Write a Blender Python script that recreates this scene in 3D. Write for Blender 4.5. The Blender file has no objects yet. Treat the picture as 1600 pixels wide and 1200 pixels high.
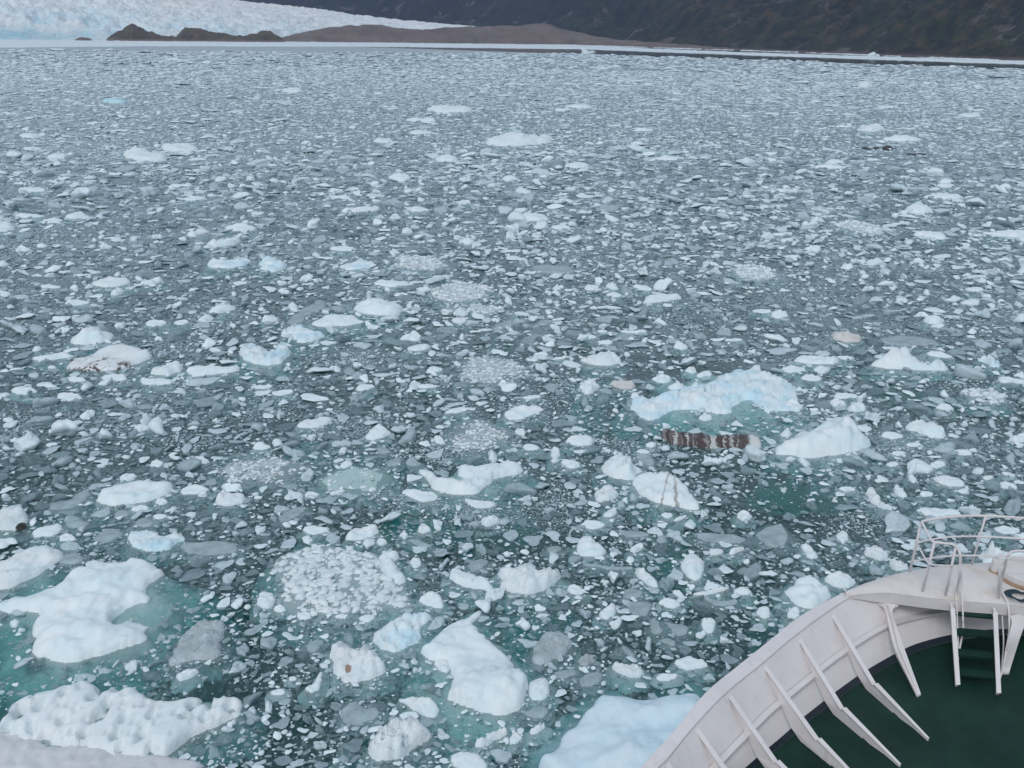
import bpy, math, random
import numpy as np
TABLE = r'''# tile style opts ; coords ; short | label
P smooth h=.5 s=0,920,100,890,240,868,325,882,338,905,315,945,275,990,215,1035,130,1058,60,1078,0,1100,-60,1000 ; 0,930 50,918 85,903 110,885 150,876 200,873 235,872 272,880 255,893 238,905 240,918 272,925 262,945 245,965 230,985 230,1005 200,1020 160,1028 120,1034 80,1022 42,1010 56,990 47,985 45,972 60,950 30,945 -30,950 ; glowing blue berg | biggest white berg with a deep blue hollow, glowing turquoise under water in the lower left
A pock h=.38 ; 0,910 50,850 150,800 300,760 420,690 490,675 570,650 640,665 700,690 780,690 850,705 930,750 1000,795 1080,790 1220,765 1350,770 1420,755 1490,755 1530,800 1510,850 1400,910 1320,935 1260,960 1200,1020 1100,1110 1060,1150 840,1140 600,1100 380,1065 270,1040 0,1010 -80,960 ; pitted floe | white floe pitted with many dark melt holes near the lower left corner
A lav h=.2 ; -200,1000 0,995 200,1018 270,1034 380,1056 600,1096 840,1141 1040,1152 1200,1176 1250,1210 1240,1400 -200,1400 ; lavender floe | smooth lavender grey floe cut off by the lower left corner
A speck h=.28 ; 1060,560 1080,470 1130,380 1200,320 1300,275 1380,280 1400,330 1380,400 1395,480 1330,525 1200,530 1120,550 ; speckled lens | grey speckled lens shaped floe between the pitted floe and the glowing berg
A smooth ; 1095,620 1150,590 1220,560 1250,590 1200,630 1130,660
D rough h=.32 s ; -80,1040 60,990 150,960 230,915 300,905 370,930 385,970 330,1030 270,1060 220,1110 130,1170 60,1200 -80,1200 ; knobbly edge floe | knobbly white floe cut by the left edge, behind the glowing blue berg
D smooth s ; 600,650 610,600 670,560 760,540 880,510 980,505 1080,510 1085,590 1000,620 900,650 780,670 660,690 ; crumb topped slab | long pale slab with a crumbly heap on its right end, left of the frazil disc
D smooth ; 735,500 790,470 850,470 860,500 800,530 755,525
D sunk s ; 290,685 340,655 440,645 500,600 560,565 570,600 530,650 470,690 400,710 310,710 ; horned wet slab | wet grey slab with one upturned horn, left of the crumb topped slab
D rough ; 1330,640 1370,595 1450,585 1525,590 1525,650 1480,680 1380,685
D dirtspot ; -40,710 70,690 160,690 185,740 130,780 170,830 80,840 -40,830 ; dirt spotted floe | pale floe with one black dirt spot at the left edge
D smooth ; 175,860 250,815 340,785 385,790 390,830 320,870 230,880
D smooth ; 360,870 420,845 480,875 470,900 400,905
D jumble ; 805,850 850,825 960,825 1000,870 1090,830 1170,875 1120,910 1030,960 920,965 820,935 ; lumpy heap | heap of small white lumps just behind the glowing blue berg
D sunk ; 1110,925 1200,905 1380,895 1480,930 1500,960 1400,990 1180,990 ; awash plate | long flat plate awash behind the right end of the glowing berg
D sunk ; 580,880 650,825 740,820 770,860 700,900 620,915
D sunk ; 350,1030 390,990 470,975 530,1000 500,1045 400,1050
D sunk ; 390,750 470,735 570,800 480,825 410,800
D smooth ; 1115,600 1160,555 1240,540 1320,570 1250,605 1160,615
D smooth ; 935,420 970,390 1030,405 1010,440 950,440
D smooth ; 830,190 870,170 940,180 920,210 850,220
D smooth ; 960,650 1010,620 1060,655 1000,680
D smooth ; 810,700 870,670 930,680 920,710 830,720
D sunk ; 690,745 760,705 820,720 780,755
D smooth ; 940,745 1000,725 1060,740 1000,770
D sunk ; 840,780 900,750 975,790 930,820 850,810
D rough ; 1195,405 1230,365 1280,380 1320,410 1250,425
E smooth s ; 675,250 700,200 760,165 830,195 840,225 760,270 690,270 ; bright tilted lump | bright tilted white lump in the middle left, behind the pebbly raft
E rough s ; 240,180 310,145 400,130 470,115 480,145 400,190 300,200
E smooth ; -30,325 0,280 40,275 100,310 40,335
P smooth h=.42 s=670,735,720,725,800,738,815,758,790,772,720,778,685,768 ; 652,736 660,727 677,737 690,747 712,752 737,747 720,737 719,727 730,720 742,724 760,719 782,716 800,717 815,720 823,729 812,735 795,738 780,743 760,759 742,771 720,772 695,769 675,759 665,747 ; forked berg | white forked berg with two arms and a green pool between them, middle of the view
E smooth s ; 905,590 950,560 1050,585 1140,600 1130,640 1060,660 980,640
E smooth s ; 550,880 600,840 720,775 765,800 755,850 680,880 590,905 ; wedge | white wedge shaped chunk with a raised right end, behind the cobble raft
E smooth s ; 290,820 340,795 440,810 470,830 400,860 320,860
E sunk ; 135,760 190,715 290,680 320,700 240,760 160,785
E facet ; 1400,745 1450,735 1540,765 1480,800 1420,820
E rough ; 1280,620 1360,640 1490,655 1500,680 1430,705 1330,680 ; crumbly strip | crumbly white strip of ice just in front of the forked berg
E smooth ; 1100,250 1150,240 1190,290 1130,300
E sunk ; 1310,270 1370,250 1480,290 1440,315 1350,305
E raft ; 380,520 480,450 600,425 760,445 850,490 820,560 720,610 560,600 430,590 ; pebbly raft | round green tinged raft carrying a few white pebbles, left of the forked berg
E smooth ; 520,440 540,400 590,390 605,420 550,450
E smooth ; 300,600 340,585 400,600 380,630 310,630
E smooth ; 450,600 550,570 555,590 480,615
E smooth ; 700,575 740,560 755,580 710,595
P cobble ; 425,880 440,865 475,852 505,848 560,855 595,860 605,885 625,905 640,935 648,948 620,945 590,950 540,960 500,962 460,958 440,935 445,915 ; cobble raft | broad raft of packed white ice cobbles in the lower middle
E smooth ; 760,970 830,955 900,965 860,1030 900,1090 950,1130 920,1170 830,1170 800,1110 790,1040
E smooth ; 955,1030 990,995 1035,1010 1030,1060 980,1075
P smooth ; 704,885 712,881 735,892 757,902 775,915 770,923 740,920 715,912 703,900
E sunk ; 1320,1040 1400,1005 1470,1030 1400,1080 1340,1095
P rough h=.38 s ; 777,890 785,880 810,878 830,884 855,886 873,887 876,898 868,905 855,915 840,925 820,927 795,925 780,915 790,905 ; saddle berg | bluish white lumpy berg right of the cobble raft
E smooth ; 740,900 790,870 830,910 780,935
E smooth ; 890,850 930,840 960,870 910,895
E sunk ; 940,890 1000,885 1120,940 1020,945
E rough ; 1000,820 1060,795 1110,830 1040,860
E sunk ; 800,410 860,390 920,380 900,420 840,440
E sunk ; 740,320 800,310 845,340 790,370
E smooth ; 1160,100 1230,75 1310,50 1330,80 1250,105
B rust h=.5 s=505,995,540,985,575,995,605,1020,605,1060,570,1080,530,1072,510,1050 ; 460,430 510,385 570,370 620,400 650,430 700,430 780,470 790,560 795,600 740,640 660,660 570,650 490,620 470,560 480,500 ; rust marked floe | lumpy white floe with a rust brown mark, in front of the cobble raft
B jumble h=.28 s ; 730,360 790,310 830,275 900,240 890,210 1000,205 1090,200 1085,240 1030,290 1040,350 1030,400 960,440 900,480 820,475 740,410 ; cracked block cluster | cluster of cracked angular white blocks between the cobble raft and the drowned floe
P smooth h=.33 s=608,1080,640,1040,720,950,790,975,832,1010,838,1060,822,1112,785,1142,740,1168,690,1152,645,1120 ; 650,1016 660,1000 680,980 700,970 720,955 735,940 748,937 745,950 732,965 742,975 760,990 785,1015 798,1035 805,1047 820,1060 823,1080 815,1100 795,1115 770,1120 740,1110 715,1100 705,1085 706,1055 700,1030 680,1022 ; drowned floe | large smooth half drowned floe with pale turquoise shelf at the bottom centre
B smooth ; 890,745 930,740 1050,740 1110,770 1140,830 1100,900 1040,870 960,810
B smooth ; 1105,540 1130,510 1180,505 1215,550 1200,610 1140,590 ; round pan | small round ice pan lying against the left flank of the drowned floe
B rough h=.45 s ; 690,1060 760,1000 800,910 870,885 960,885 1040,920 1095,970 1040,1010 970,1030 960,1090 900,1140 780,1160 700,1120 ; coarse white lump | coarse white floe at the bottom edge, left of the drowned floe
B sunk ; 530,880 560,800 620,780 680,830 740,810 770,860 700,920 600,935 540,910
B smooth ; 250,240 270,215 340,215 350,260 300,280 260,265
B smooth ; 490,250 540,230 585,245 570,270 510,265
B facet ; 630,265 680,235 745,235 735,270 690,295
B smooth ; 0,150 30,85 90,80 120,130 110,180 60,210 10,190
B facet ; 100,200 150,165 200,205 150,235
B smooth ; 1000,140 1060,90 1140,90 1185,170 1160,205 1060,180
B smooth ; 300,700 350,690 380,640 400,575 415,600 405,690 370,730 320,725 ; curved horn | small white curved horn of ice standing in dark brash, left of the rust marked floe
B sunk ; 300,450 340,405 430,395 410,450 340,485
B smooth ; 90,720 150,700 190,720 170,745 100,745
B smooth ; 200,630 250,625 255,650 215,660
B smooth ; 1210,1130 1260,1090 1340,1080 1440,1130 1450,1220 1300,1225 1230,1180
B smooth ; 1360,1050 1440,1000 1530,925 1575,935 1560,980 1480,1030 1400,1080
C facet ; 100,670 130,640 200,610 225,640 235,740 190,780 120,780 105,730
C speck ; 130,500 170,370 220,340 300,350 375,395 370,450 300,500 180,555 135,530 ; grainy grey floe | grey grainy floe beside the right flank of the drowned floe
P blue h=.7 s=808,1190,840,1140,890,1085,930,1052,1000,1055,1110,1060,1160,1100,1160,1250,850,1250 ; 822,1187 850,1160 870,1140 905,1117 920,1090 938,1070 965,1061 985,1062 1000,1070 1015,1077 1040,1074 1065,1070 1085,1075 1105,1085 1140,1110 1150,1240 950,1250 860,1215 ; sky blue berg | large smooth sky blue berg at the bottom edge, against the ship's bulwark
C smooth s ; 1010,540 1060,500 1150,500 1240,555 1180,580 1100,590 1040,565
C rough ; 625,540 660,515 700,550 790,540 830,600 800,640 720,630 650,590
C smooth ; 890,640 940,600 1040,610 1030,640 950,660
C smooth ; 1110,115 1200,95 1340,60 1355,80 1300,100 1180,125 ; ice stick | thin straight white stick of ice lying in dark brash left of the ship
C sunk ; 1185,130 1210,120 1290,165 1400,140 1415,165 1340,195 1250,180
C facet ; 1370,90 1440,50 1500,90 1490,120 1420,120
C facet ; 1180,270 1215,245 1275,260 1270,330 1240,365 1195,340
C smooth ; 1520,220 1560,170 1610,190 1620,260 1560,270
C facet ; 905,155 970,120 1060,160 1040,205 960,200
C sunk ; 680,100 740,75 830,100 800,130 720,150
C smooth ; 340,60 390,45 470,90 430,120 360,110
C smooth ; 1000,95 1040,80 1075,110 1060,135 1020,125
C sunk ; 930,270 1000,300 1080,300 1110,330 1060,385 1010,360 990,310
C facet ; 530,250 580,180 650,160 650,240 600,280
C sunk ; 700,165 780,160 875,155 870,210 830,255 760,250
C sunk ; 415,690 440,620 540,590 575,640 500,690
C sunk ; 240,600 380,580 420,610 300,650
C speck ; 410,510 460,485 520,510 510,545 440,575
C sunk ; 40,830 100,840 220,800 225,890 110,890
C smooth ; 100,970 150,930 215,910 210,940 130,1000
C facet ; -30,1050 0,980 40,965 70,1010 30,1050
C sunk ; 860,270 900,260 950,330 930,370 870,360
C sunk ; 675,440 710,430 780,510 740,520
C sunk ; 910,400 980,385 1030,420 1010,445
G facet h=.55 ; 550,435 590,380 640,340 670,300 720,340 750,390 800,430 830,455 770,480 770,520 700,520 610,490 ; peaked berg | white berg with one sharp peak, left half of a touching pair right of centre
G crack h=.42 s=912,745,940,730,985,715,1025,715,1082,740,1115,780,1112,810,1075,832,1025,828,975,810,925,790,907,767 ; 735,490 780,458 850,445 950,452 985,440 1030,470 1080,530 1115,600 1200,705 1090,705 960,675 860,640 785,580 ; cracked berg | white berg split by two brown dirt cracks, right half of a touching pair
G rough ; 510,600 560,550 610,540 660,580 665,620 600,655 530,660
G sunk ; 760,360 830,350 890,390 890,430 820,430
G smooth ; 825,310 860,270 905,285 890,320
G smooth ; 770,340 820,320 875,350 820,360
G stripe h=.33 ; 920,210 940,195 1030,220 1100,238 1200,238 1330,248 1440,245 1550,258 1567,325 1500,328 1420,315 1250,322 1150,312 1050,297 970,268 ; striped ice log | long narrow ice log banded brown and white, in front of the blue rubble berg
G smooth ; 340,265 370,225 430,220 500,245 520,285 460,305 350,300 ; loaf | loaf shaped white chunk standing alone left of the peaked berg
G smooth ; 300,390 360,385 425,400 430,440 350,450
G smooth ; 240,330 270,305 305,325 290,390 250,420 250,370
G smooth ; 60,300 110,285 180,310 160,335 80,335
G smooth ; -70,110 20,50 130,45 210,60 140,110 60,140 -20,145 ; wide low chunk | wide low white chunk in the middle, behind the forked berg
G facet ; 410,990 400,940 430,860 490,850 540,900 595,960 570,995 480,1000 ; grey kite | smooth grey kite shaped block in front of the cracked berg
G facet ; 1055,1030 1080,980 1130,950 1190,1000 1215,1040 1180,1140 1130,1150 1060,1080 ; white diamond | upright white diamond shaped block between the cracked berg and the ship
G smooth ; 1400,740 1420,705 1480,705 1505,740 1490,770 1430,775
G smooth ; 730,950 790,905 830,915 810,950 760,980
G sunk ; 400,1020 450,1035 560,1060 750,1060 760,1080 640,1085 480,1060
G facet ; 760,1070 790,1060 880,1110 920,1180 900,1200 830,1160
G sunk ; 650,820 700,835 860,845 860,870 740,880 690,870
G sunk ; 1120,850 1330,850 1480,880 1430,910 1280,920 1180,890
G smooth ; 430,790 480,765 550,770 590,800 520,830 450,820
G sunk ; 220,940 290,930 320,950 270,980 220,970
G smooth ; 1340,970 1450,920 1455,950 1370,990
G rough ; 1220,960 1280,940 1340,970 1250,1000
G facet ; 560,740 610,690 655,680 650,740 600,755
G smooth ; 1010,780 1040,745 1095,735 1080,755 1030,780
G smooth ; 920,730 980,715 1015,740 970,765
G smooth ; 1300,390 1330,370 1350,395 1330,410
Z jumble h=.40 s=350,360,440,260,520,200,780,170,900,175,1030,310,1060,380,900,440,820,480,700,470,540,440,420,430 ; 375,360 400,325 440,310 480,280 510,285 560,262 590,262 700,250 730,225 760,190 810,190 860,175 900,190 960,220 990,250 1015,300 1010,330 1080,360 1070,385 1010,370 980,390 930,350 880,310 830,330 820,385 740,390 680,370 590,370 560,385 480,420 430,410 415,385 380,370 ; blue rubble berg | wide bright blue berg made of heaped rubble, right of centre
Z facet ; 440,240 490,215 535,230 520,260 480,265
Z facet ; 510,278 540,258 585,262 580,285 530,292
Z facet ; 580,205 610,190 640,210 620,225
Z facet ; 630,235 650,210 700,210 700,230 660,240
Z smooth ; 640,405 665,385 705,400 695,420 655,420
H facet h=1.05 s ; 50,300 80,290 150,262 170,220 290,165 330,125 420,70 470,90 530,145 590,180 610,230 640,270 560,320 490,345 400,370 220,380 160,350 60,350 ; pyramid berg | big white pyramid shaped berg right of the striped ice log
H facet ; 75,230 130,175 150,250 90,250
H smooth ; 860,150 920,125 1000,135 1060,180 1110,200 1110,260 1030,265 960,210 880,180 ; slush backed block | smooth pale block right of the pyramid berg
H smooth ; 700,240 740,210 850,225 840,255 760,270
H smooth ; 850,290 950,280 960,310 880,315
H smooth ; 760,350 800,330 880,350 820,375
H smooth ; 735,410 810,395 820,430 750,440
H smooth ; 1000,420 1060,390 1110,410 1100,440 1020,445
H rough s ; 1030,510 1070,480 1150,490 1200,500 1250,550 1180,565 1080,550 ; twin humped floe | low white floe with two humps behind the ship's guard rail
H smooth ; 1425,530 1500,525 1570,560 1550,580 1460,575
H smooth ; 1450,460 1540,480 1550,500 1480,490
H smooth ; 920,700 960,680 1100,690 1205,710 1210,735 1060,750 970,740 ; railside slab | long low white slab just above the end of the ship's guard rail
H smooth ; 1140,340 1210,320 1280,350 1260,370 1180,365
H rough ; 610,580 650,565 700,620 720,680 780,705 770,720 700,690 640,640
H smooth ; 780,560 810,540 870,610 860,640 800,615
H smooth ; 940,600 990,580 1050,610 970,630
H smooth ; 870,490 900,475 940,520 900,550
H smooth ; 425,860 450,825 500,840 510,890 480,920 440,905
H smooth ; 200,910 250,900 290,960 320,1010 250,1015 230,960
H rough ; 590,970 640,915 710,940 760,980 720,1030 640,1000
H rough ; 750,1020 800,1000 880,1070 870,1090 790,1090
Q smooth h=.35 s ; 600,370 640,330 700,295 740,320 790,370 800,400 760,430 700,455 650,450 610,400 ; bulwark side pan | broad wet pale block touching the outer side of the ship's bulwark
Q smooth h=.3 ; 755,310 830,290 880,310 910,335 870,370 810,370
Q smooth ; 610,470 640,440 675,465 650,500 615,500
Q sunk ; 470,150 540,100 600,110 620,160 610,195 540,200
H smooth ; 1400,810 1480,800 1580,820 1560,860 1460,860
H smooth h=.5 s ; 1310,950 1450,930 1640,935 1660,1040 1380,1040 ; railing berg | white berg seen through the ship's guard rail at the right edge
H smooth ; 1500,250 1610,210 1620,290 1520,280
H smooth ; 1040,60 1100,30 1170,70 1150,90 1080,75
H facet ; 490,60 550,20 620,50 600,95 510,95
H smooth ; 385,20 430,0 500,40 470,65 400,60
H smooth ; 100,30 150,5 220,60 200,100 140,80
H smooth ; 1340,500 1400,480 1410,510 1350,520
H smooth ; 440,560 540,560 550,590 460,590
L slush ; 390,30 450,20 600,30 750,60 810,100 650,110 480,80 ; long grey raft | long flat grey raft of fused slush, far right
L smooth ; 880,95 960,70 1110,90 1120,140 1000,120
L smooth ; 1320,85 1480,65 1600,75 1660,100 1600,125 1400,115 ; far edge floe | long white floe reaching the right edge, right of the long grey raft
L smooth ; 0,95 120,85 160,105 60,115
L smooth ; 70,130 170,125 150,155 80,155
L smooth ; 510,250 600,260 620,290 530,290
L smooth ; 900,260 950,245 990,270 940,290
L smooth ; 20,590 60,560 130,590 120,620 30,635
L facet ; 965,620 1010,590 1090,610 1110,650 1040,670 980,650
L dirty ; 395,700 470,695 590,740 585,780 420,775 ; pinkish floe | small pinkish dirty floe behind the blue rubble berg, to its right
L sunk ; 660,765 790,730 950,740 1060,765 1000,800 880,805 760,790 ; pale wet slab | pale wet flat slab lying just behind the sail shaped berg
L facet h=.8 s ; 635,890 690,855 820,815 930,870 980,900 1080,890 1145,950 1060,960 900,945 760,930 660,910 ; sail shaped berg | white berg with a low sail shaped crest and long right tail, right side
L smooth ; 150,895 180,860 270,850 400,870 430,860 460,900 380,920 250,915 ; rubble side floe | white floe right behind the blue rubble berg with a notched right end
L smooth ; 80,930 150,920 260,940 190,965 110,970
L smooth ; 190,990 260,965 350,1000 300,1025 230,1015
L smooth ; 400,1110 460,1085 570,1105 550,1130 440,1135
L smooth ; 980,840 1030,825 1100,850 1180,870 1100,880 1010,860
L smooth ; 1430,1000 1500,985 1620,1020 1600,1045 1450,1035
L cobble ; 1200,1090 1300,1060 1440,1060 1500,1140 1440,1170 1300,1150 ; right cobble raft | pale raft of crushed ice near the right edge, in front of the sail shaped berg
L jumble ; 1300,880 1380,850 1440,890 1450,940 1390,930 1350,895
L smooth ; 420,860 500,860 560,890 470,890
L smooth ; 1220,440 1290,425 1370,450 1320,465 1250,455
L slush ; 1310,340 1400,310 1490,340 1380,355
L rough ; 1180,530 1270,500 1350,540 1260,550
K facet ; 30,270 60,240 100,255 105,295 70,310 ; white knob | upright white knob of ice at the left end of a drowned tail, centre
K sunk s ; 110,300 200,285 400,310 380,350 230,350 130,330 ; drowned tail | drowned pale turquoise slab trailing right of the white knob
K spot ; 800,525 860,485 960,465 1050,475 1070,495 980,515 860,540 ; brown dotted floe | white floe with one brown dot on its right end, middle distance
K rough s ; 430,890 500,850 580,825 640,850 700,890 640,925 560,930 470,905 ; crumpled cap | crumpled white cap of ice left of the blue rubble berg
K smooth s ; 410,1040 460,1020 490,985 530,1010 550,1060 480,1110 430,1090
K dirty ; 610,1030 660,1000 720,1005 775,1035 760,1065 700,1075 640,1050 ; brown tinged pan | small brown tinged pan just left of the blue rubble berg
K smooth ; 40,1125 130,1105 190,1115 150,1135
K slush ; 1360,330 1400,295 1480,285 1580,300 1670,350 1640,390 1500,395 1400,370 ; oval slush raft | pale oval slush raft right of centre, left of the slanting floes
K smooth ; 440,430 490,410 550,430 530,450 470,455
K smooth ; 570,415 630,400 680,440 640,455
K smooth ; 740,420 830,415 895,450 830,460
K smooth ; 575,475 640,460 700,490 640,500
K smooth ; 410,740 490,720 540,745 480,760
K smooth ; 510,770 600,755 640,775 580,800
K smooth ; 660,700 740,705 820,715 740,725
K sunk ; 620,750 720,725 790,740 710,770
K smooth ; 520,705 570,697 605,710 560,722
K smooth ; 120,860 180,830 235,835 220,860 150,880
K smooth ; 250,880 350,860 350,875 270,890
K smooth ; 1000,810 1020,770 1110,790 1080,830
K smooth ; 1310,765 1400,745 1460,760 1380,775
K smooth ; 0,585 60,580 130,610 50,620
K sunk ; 100,690 180,640 270,640 180,680
K smooth ; 240,50 300,35 380,60 310,78
K smooth ; 1490,575 1560,565 1640,590 1540,600
J facet h=.7 s ; 595,545 640,515 700,485 780,500 850,515 910,525 925,565 870,600 780,615 690,600 650,575 ; table berg | bright table topped berg left of the large slush disc
J smooth s ; 310,660 400,620 500,590 580,595 630,625 690,640 650,660 520,680 400,685 ; whaleback floe | smooth whaleback floe just in front of the table berg
J sunk ; 180,655 250,600 330,550 410,500 460,545 380,585 310,610 290,660 220,670 ; leaning slab | long pale slab slanting behind the whaleback floe
J jumble ; 140,730 190,690 230,680 260,670 340,680 360,705 450,730 380,760 290,790 250,750 ; knuckled floe | knuckled white floe left in front of the whaleback floe
J jumble s ; -80,790 0,790 50,795 100,840 130,770 170,760 230,790 200,840 190,900 100,930 0,915 -100,890 ; rubble shelf | turquoise shelf of ice carrying white rubble, left in front of the knuckled floe
J facet ; 190,555 220,525 260,535 265,580 210,580
J rough ; 30,640 60,600 140,625 130,650 50,655
J jumble ; 20,270 60,245 150,255 200,300 130,330 90,345 40,320 ; ragged knob | ragged white knobbly floe behind the leaning slab
J jumble ; 520,300 600,280 660,255 740,275 730,300 620,325 560,330 ; ragged pair | ragged twin lumped floe left of the small slush disc
J slush ; 850,280 890,240 1010,235 1150,250 1220,300 1100,335 950,325 ; small slush disc | pale oval slush disc behind and left of the large slush disc
J slush ; 1055,460 1130,420 1280,400 1430,420 1475,455 1400,510 1270,535 1130,520 ; large slush disc | largest pale round slush disc in the middle of the view
J slush ; 1270,570 1390,540 1530,550 1540,590 1400,605 ; faint slush disc | faint broken slush disc just in front of the large slush disc
J smooth ; 720,405 780,380 860,395 970,395 950,425 830,435 ; boat shaped floe | boat shaped white floe behind the table berg
J smooth ; 1090,370 1160,350 1225,365 1160,388
J smooth ; 940,820 980,790 1080,780 1090,805 1050,830 970,835
J sunk s ; 1470,690 1530,655 1620,630 1600,670 1520,700
J rough ; 1210,640 1260,615 1340,640 1270,665
J smooth ; 615,1065 660,1035 760,1045 700,1075 640,1085
J smooth ; 80,1095 170,1070 245,1070 220,1100 130,1115
J smooth ; -60,1060 0,1045 120,1040 60,1075
J smooth ; 1000,1050 1060,1035 1155,1045 1100,1065 1030,1068
J smooth ; 1070,930 1120,920 1180,945 1120,970
J frazil ; 1270,940 1330,880 1440,860 1600,870 1680,940 1640,1010 1500,1040 1320,1010 ; grainy slush patch | grainy grey slush patch in the very middle, left of the blue rubble berg
J smooth ; 450,190 540,165 640,190 580,210 490,205
J smooth ; 1250,150 1320,115 1380,155 1320,170
J smooth ; 900,85 950,60 990,85 940,100
P frazil ; 342,735 355,718 385,710 425,712 460,722 474,738 455,752 415,758 370,755 ; frazil disc | smooth round grey frazil disc left of the pebbly raft
P frazil ; 690,690 705,665 740,650 780,655 800,680 780,700 740,708 ; forked berg slush | thin grainy slush patch just behind the forked berg
I smooth ; -40,20 40,20 110,50 50,80 -40,90
I rough ; 560,415 640,365 730,370 820,365 810,400 740,430 620,435 ; leftmost table floe | angular white floe alone on the left, middle distance
I smooth ; 850,425 930,385 1010,360 1020,385 960,415
I smooth ; 680,480 740,435 780,445 740,490
I smooth ; 1270,180 1340,145 1420,120 1480,105 1500,140 1430,170 1330,190 ; ramp floe | ramp shaped white floe rising to its right end, left middle distance
I smooth ; 1390,55 1480,35 1600,45 1590,75 1500,90 1430,75
I rough ; 1165,95 1240,65 1320,70 1250,105 1180,115
I jumble ; 1290,280 1320,250 1380,265 1440,270 1540,240 1575,275 1500,310 1390,318 1310,310 ; toothed floe | toothed white floe left of the ragged knob
I smooth ; 400,520 480,505 560,510 550,535 430,555
I smooth ; 235,425 290,412 380,425 370,442 270,440
I facet h=.6 ; 430,750 460,710 520,685 620,680 710,685 700,740 620,785 500,795 440,780 ; dome floe | domed white floe directly behind the dirt stained floe
I dirty h=.24 s ; 390,940 450,880 540,860 630,820 750,795 830,800 900,830 960,865 910,895 820,925 700,960 540,955 450,940 ; dirt stained floe | white floe streaked with brown dirt along its left side, far left
I smooth ; 160,895 280,855 400,825 430,850 470,860 330,890
I rough ; 930,960 1000,925 1070,900 1120,885 1150,930 1100,970 1000,990
I smooth ; 870,1020 890,990 950,1010 1000,990 1100,1020 1060,1045 960,1045 900,1045
I smooth s ; 1155,960 1190,915 1260,905 1370,925 1480,915 1490,945 1400,970 1250,995 1190,990 ; pillow floe | pillow like pale floe right of the dirt stained floe
I smooth ; 350,1110 390,1085 470,1085 525,1130 490,1150 400,1150
I smooth ; 70,1080 110,1050 200,1055 240,1080 170,1110 100,1105
I smooth ; -30,1100 70,1085 40,1120 -30,1130
I facet ; 1225,620 1340,600 1330,630 1275,670
I facet ; 1290,580 1370,545 1440,525 1490,550 1400,590 1330,605
I smooth ; 900,655 960,630 1060,645 1000,685 920,675
I smooth ; 1075,660 1130,635 1190,645 1140,675
I smooth ; 630,1000 680,970 760,975 800,1000 760,1020 650,1015
I smooth ; 390,1010 450,985 560,1015 480,1030
I facet ; 1510,820 1550,785 1610,790 1610,840 1540,845
I smooth ; 950,770 990,735 1030,770
I smooth ; 190,840 220,800 270,805 250,830
I smooth ; -20,465 60,455 70,480 0,495
M turq ; 465,225 500,213 580,225 590,243 500,243 ; turquoise block | small turquoise block far out on the left
M rough h=.8 ; 560,470 640,455 760,470 800,510 700,520 600,500 ; far split floe | wide ragged white floe far out on the left
M rough h=.7 ; 740,440 800,430 920,435 925,470 820,475
M smooth ; 60,395 140,378 200,395 140,410
M smooth ; 80,645 130,630 230,645 200,658 100,658
M smooth ; 830,695 900,675 980,685 900,702
M smooth ; 60,765 200,758 210,775 90,782
M smooth ; 180,800 250,775 300,790 270,810
M smooth ; 295,770 370,750 420,765 380,785 310,785
M smooth ; 1310,185 1380,165 1440,185 1370,195
M smooth ; 200,495 270,475 350,490 280,505
M smooth ; 790,625 900,618 910,630 800,637
N rough ; 400,265 450,250 500,262 600,255 620,280 500,288 420,282 ; far crown floe | bright crown edged floe far out near the centre
N smooth ; 280,320 340,308 470,322 400,332
N rough h=1.1 ; 660,425 740,390 780,370 840,395 900,390 960,388 1000,410 930,435 760,450 ; far humped berg | white berg of two humps far out in the centre
N smooth ; 430,505 480,482 540,490 550,520 480,520
N smooth ; 210,590 280,568 340,590 290,605
N smooth ; 740,600 790,575 840,600 790,612
N smooth ; 145,412 190,402 245,412 230,428 160,428
N smooth ; 0,745 80,735 170,715 185,735 100,755 20,760
N smooth ; 285,740 340,725 430,740 360,755
N smooth ; 520,710 570,695 620,708 570,720
N smooth ; 970,825 1040,808 1085,825 1030,838
N smooth ; 810,775 860,750 950,755 980,785 920,800 840,795 ; mid humpback | white humpbacked floe with a smaller one behind it, beyond the white knob
N smooth ; 800,745 850,725 885,745 830,755
N smooth ; 1460,495 1540,487 1620,500 1560,512 1480,507
N smooth ; 1030,535 1090,508 1190,535 1100,550
N smooth ; 300,380 380,365 450,380 380,392
N smooth ; 1040,255 1120,245 1200,262 1100,268
N slush ; 270,652 330,640 385,655 330,668
O rough ; 810,155 850,138 900,160 850,168 ; lone far growler | small pale turquoise growler alone far out on the right
O smooth ; 1110,680 1180,660 1270,670 1340,690 1250,698
O facet ; 1045,735 1060,700 1130,705 1190,745 1120,765 1070,760 ; tilted green block | tilted pale green block behind the long grey raft, right side
O smooth ; 1170,630 1240,615 1300,628 1240,640
O smooth ; 590,540 680,525 790,540 700,552
O smooth ; 900,408 1040,390 1150,405 1050,425 ; low far ridge | low white ridge of ice behind the short dark leads, far right
O rough ; 810,350 900,340 960,350 880,380
O slush ; 420,650 500,640 590,655 500,665
O slush ; 590,740 650,730 730,745 660,755
O smooth ; 1280,295 1380,288 1410,300 1350,310
'''
S = bpy.context.scene
COL = S.collection
rnd = random.Random(7)
RNG = np.random.default_rng(11)
R = math.radians

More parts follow.
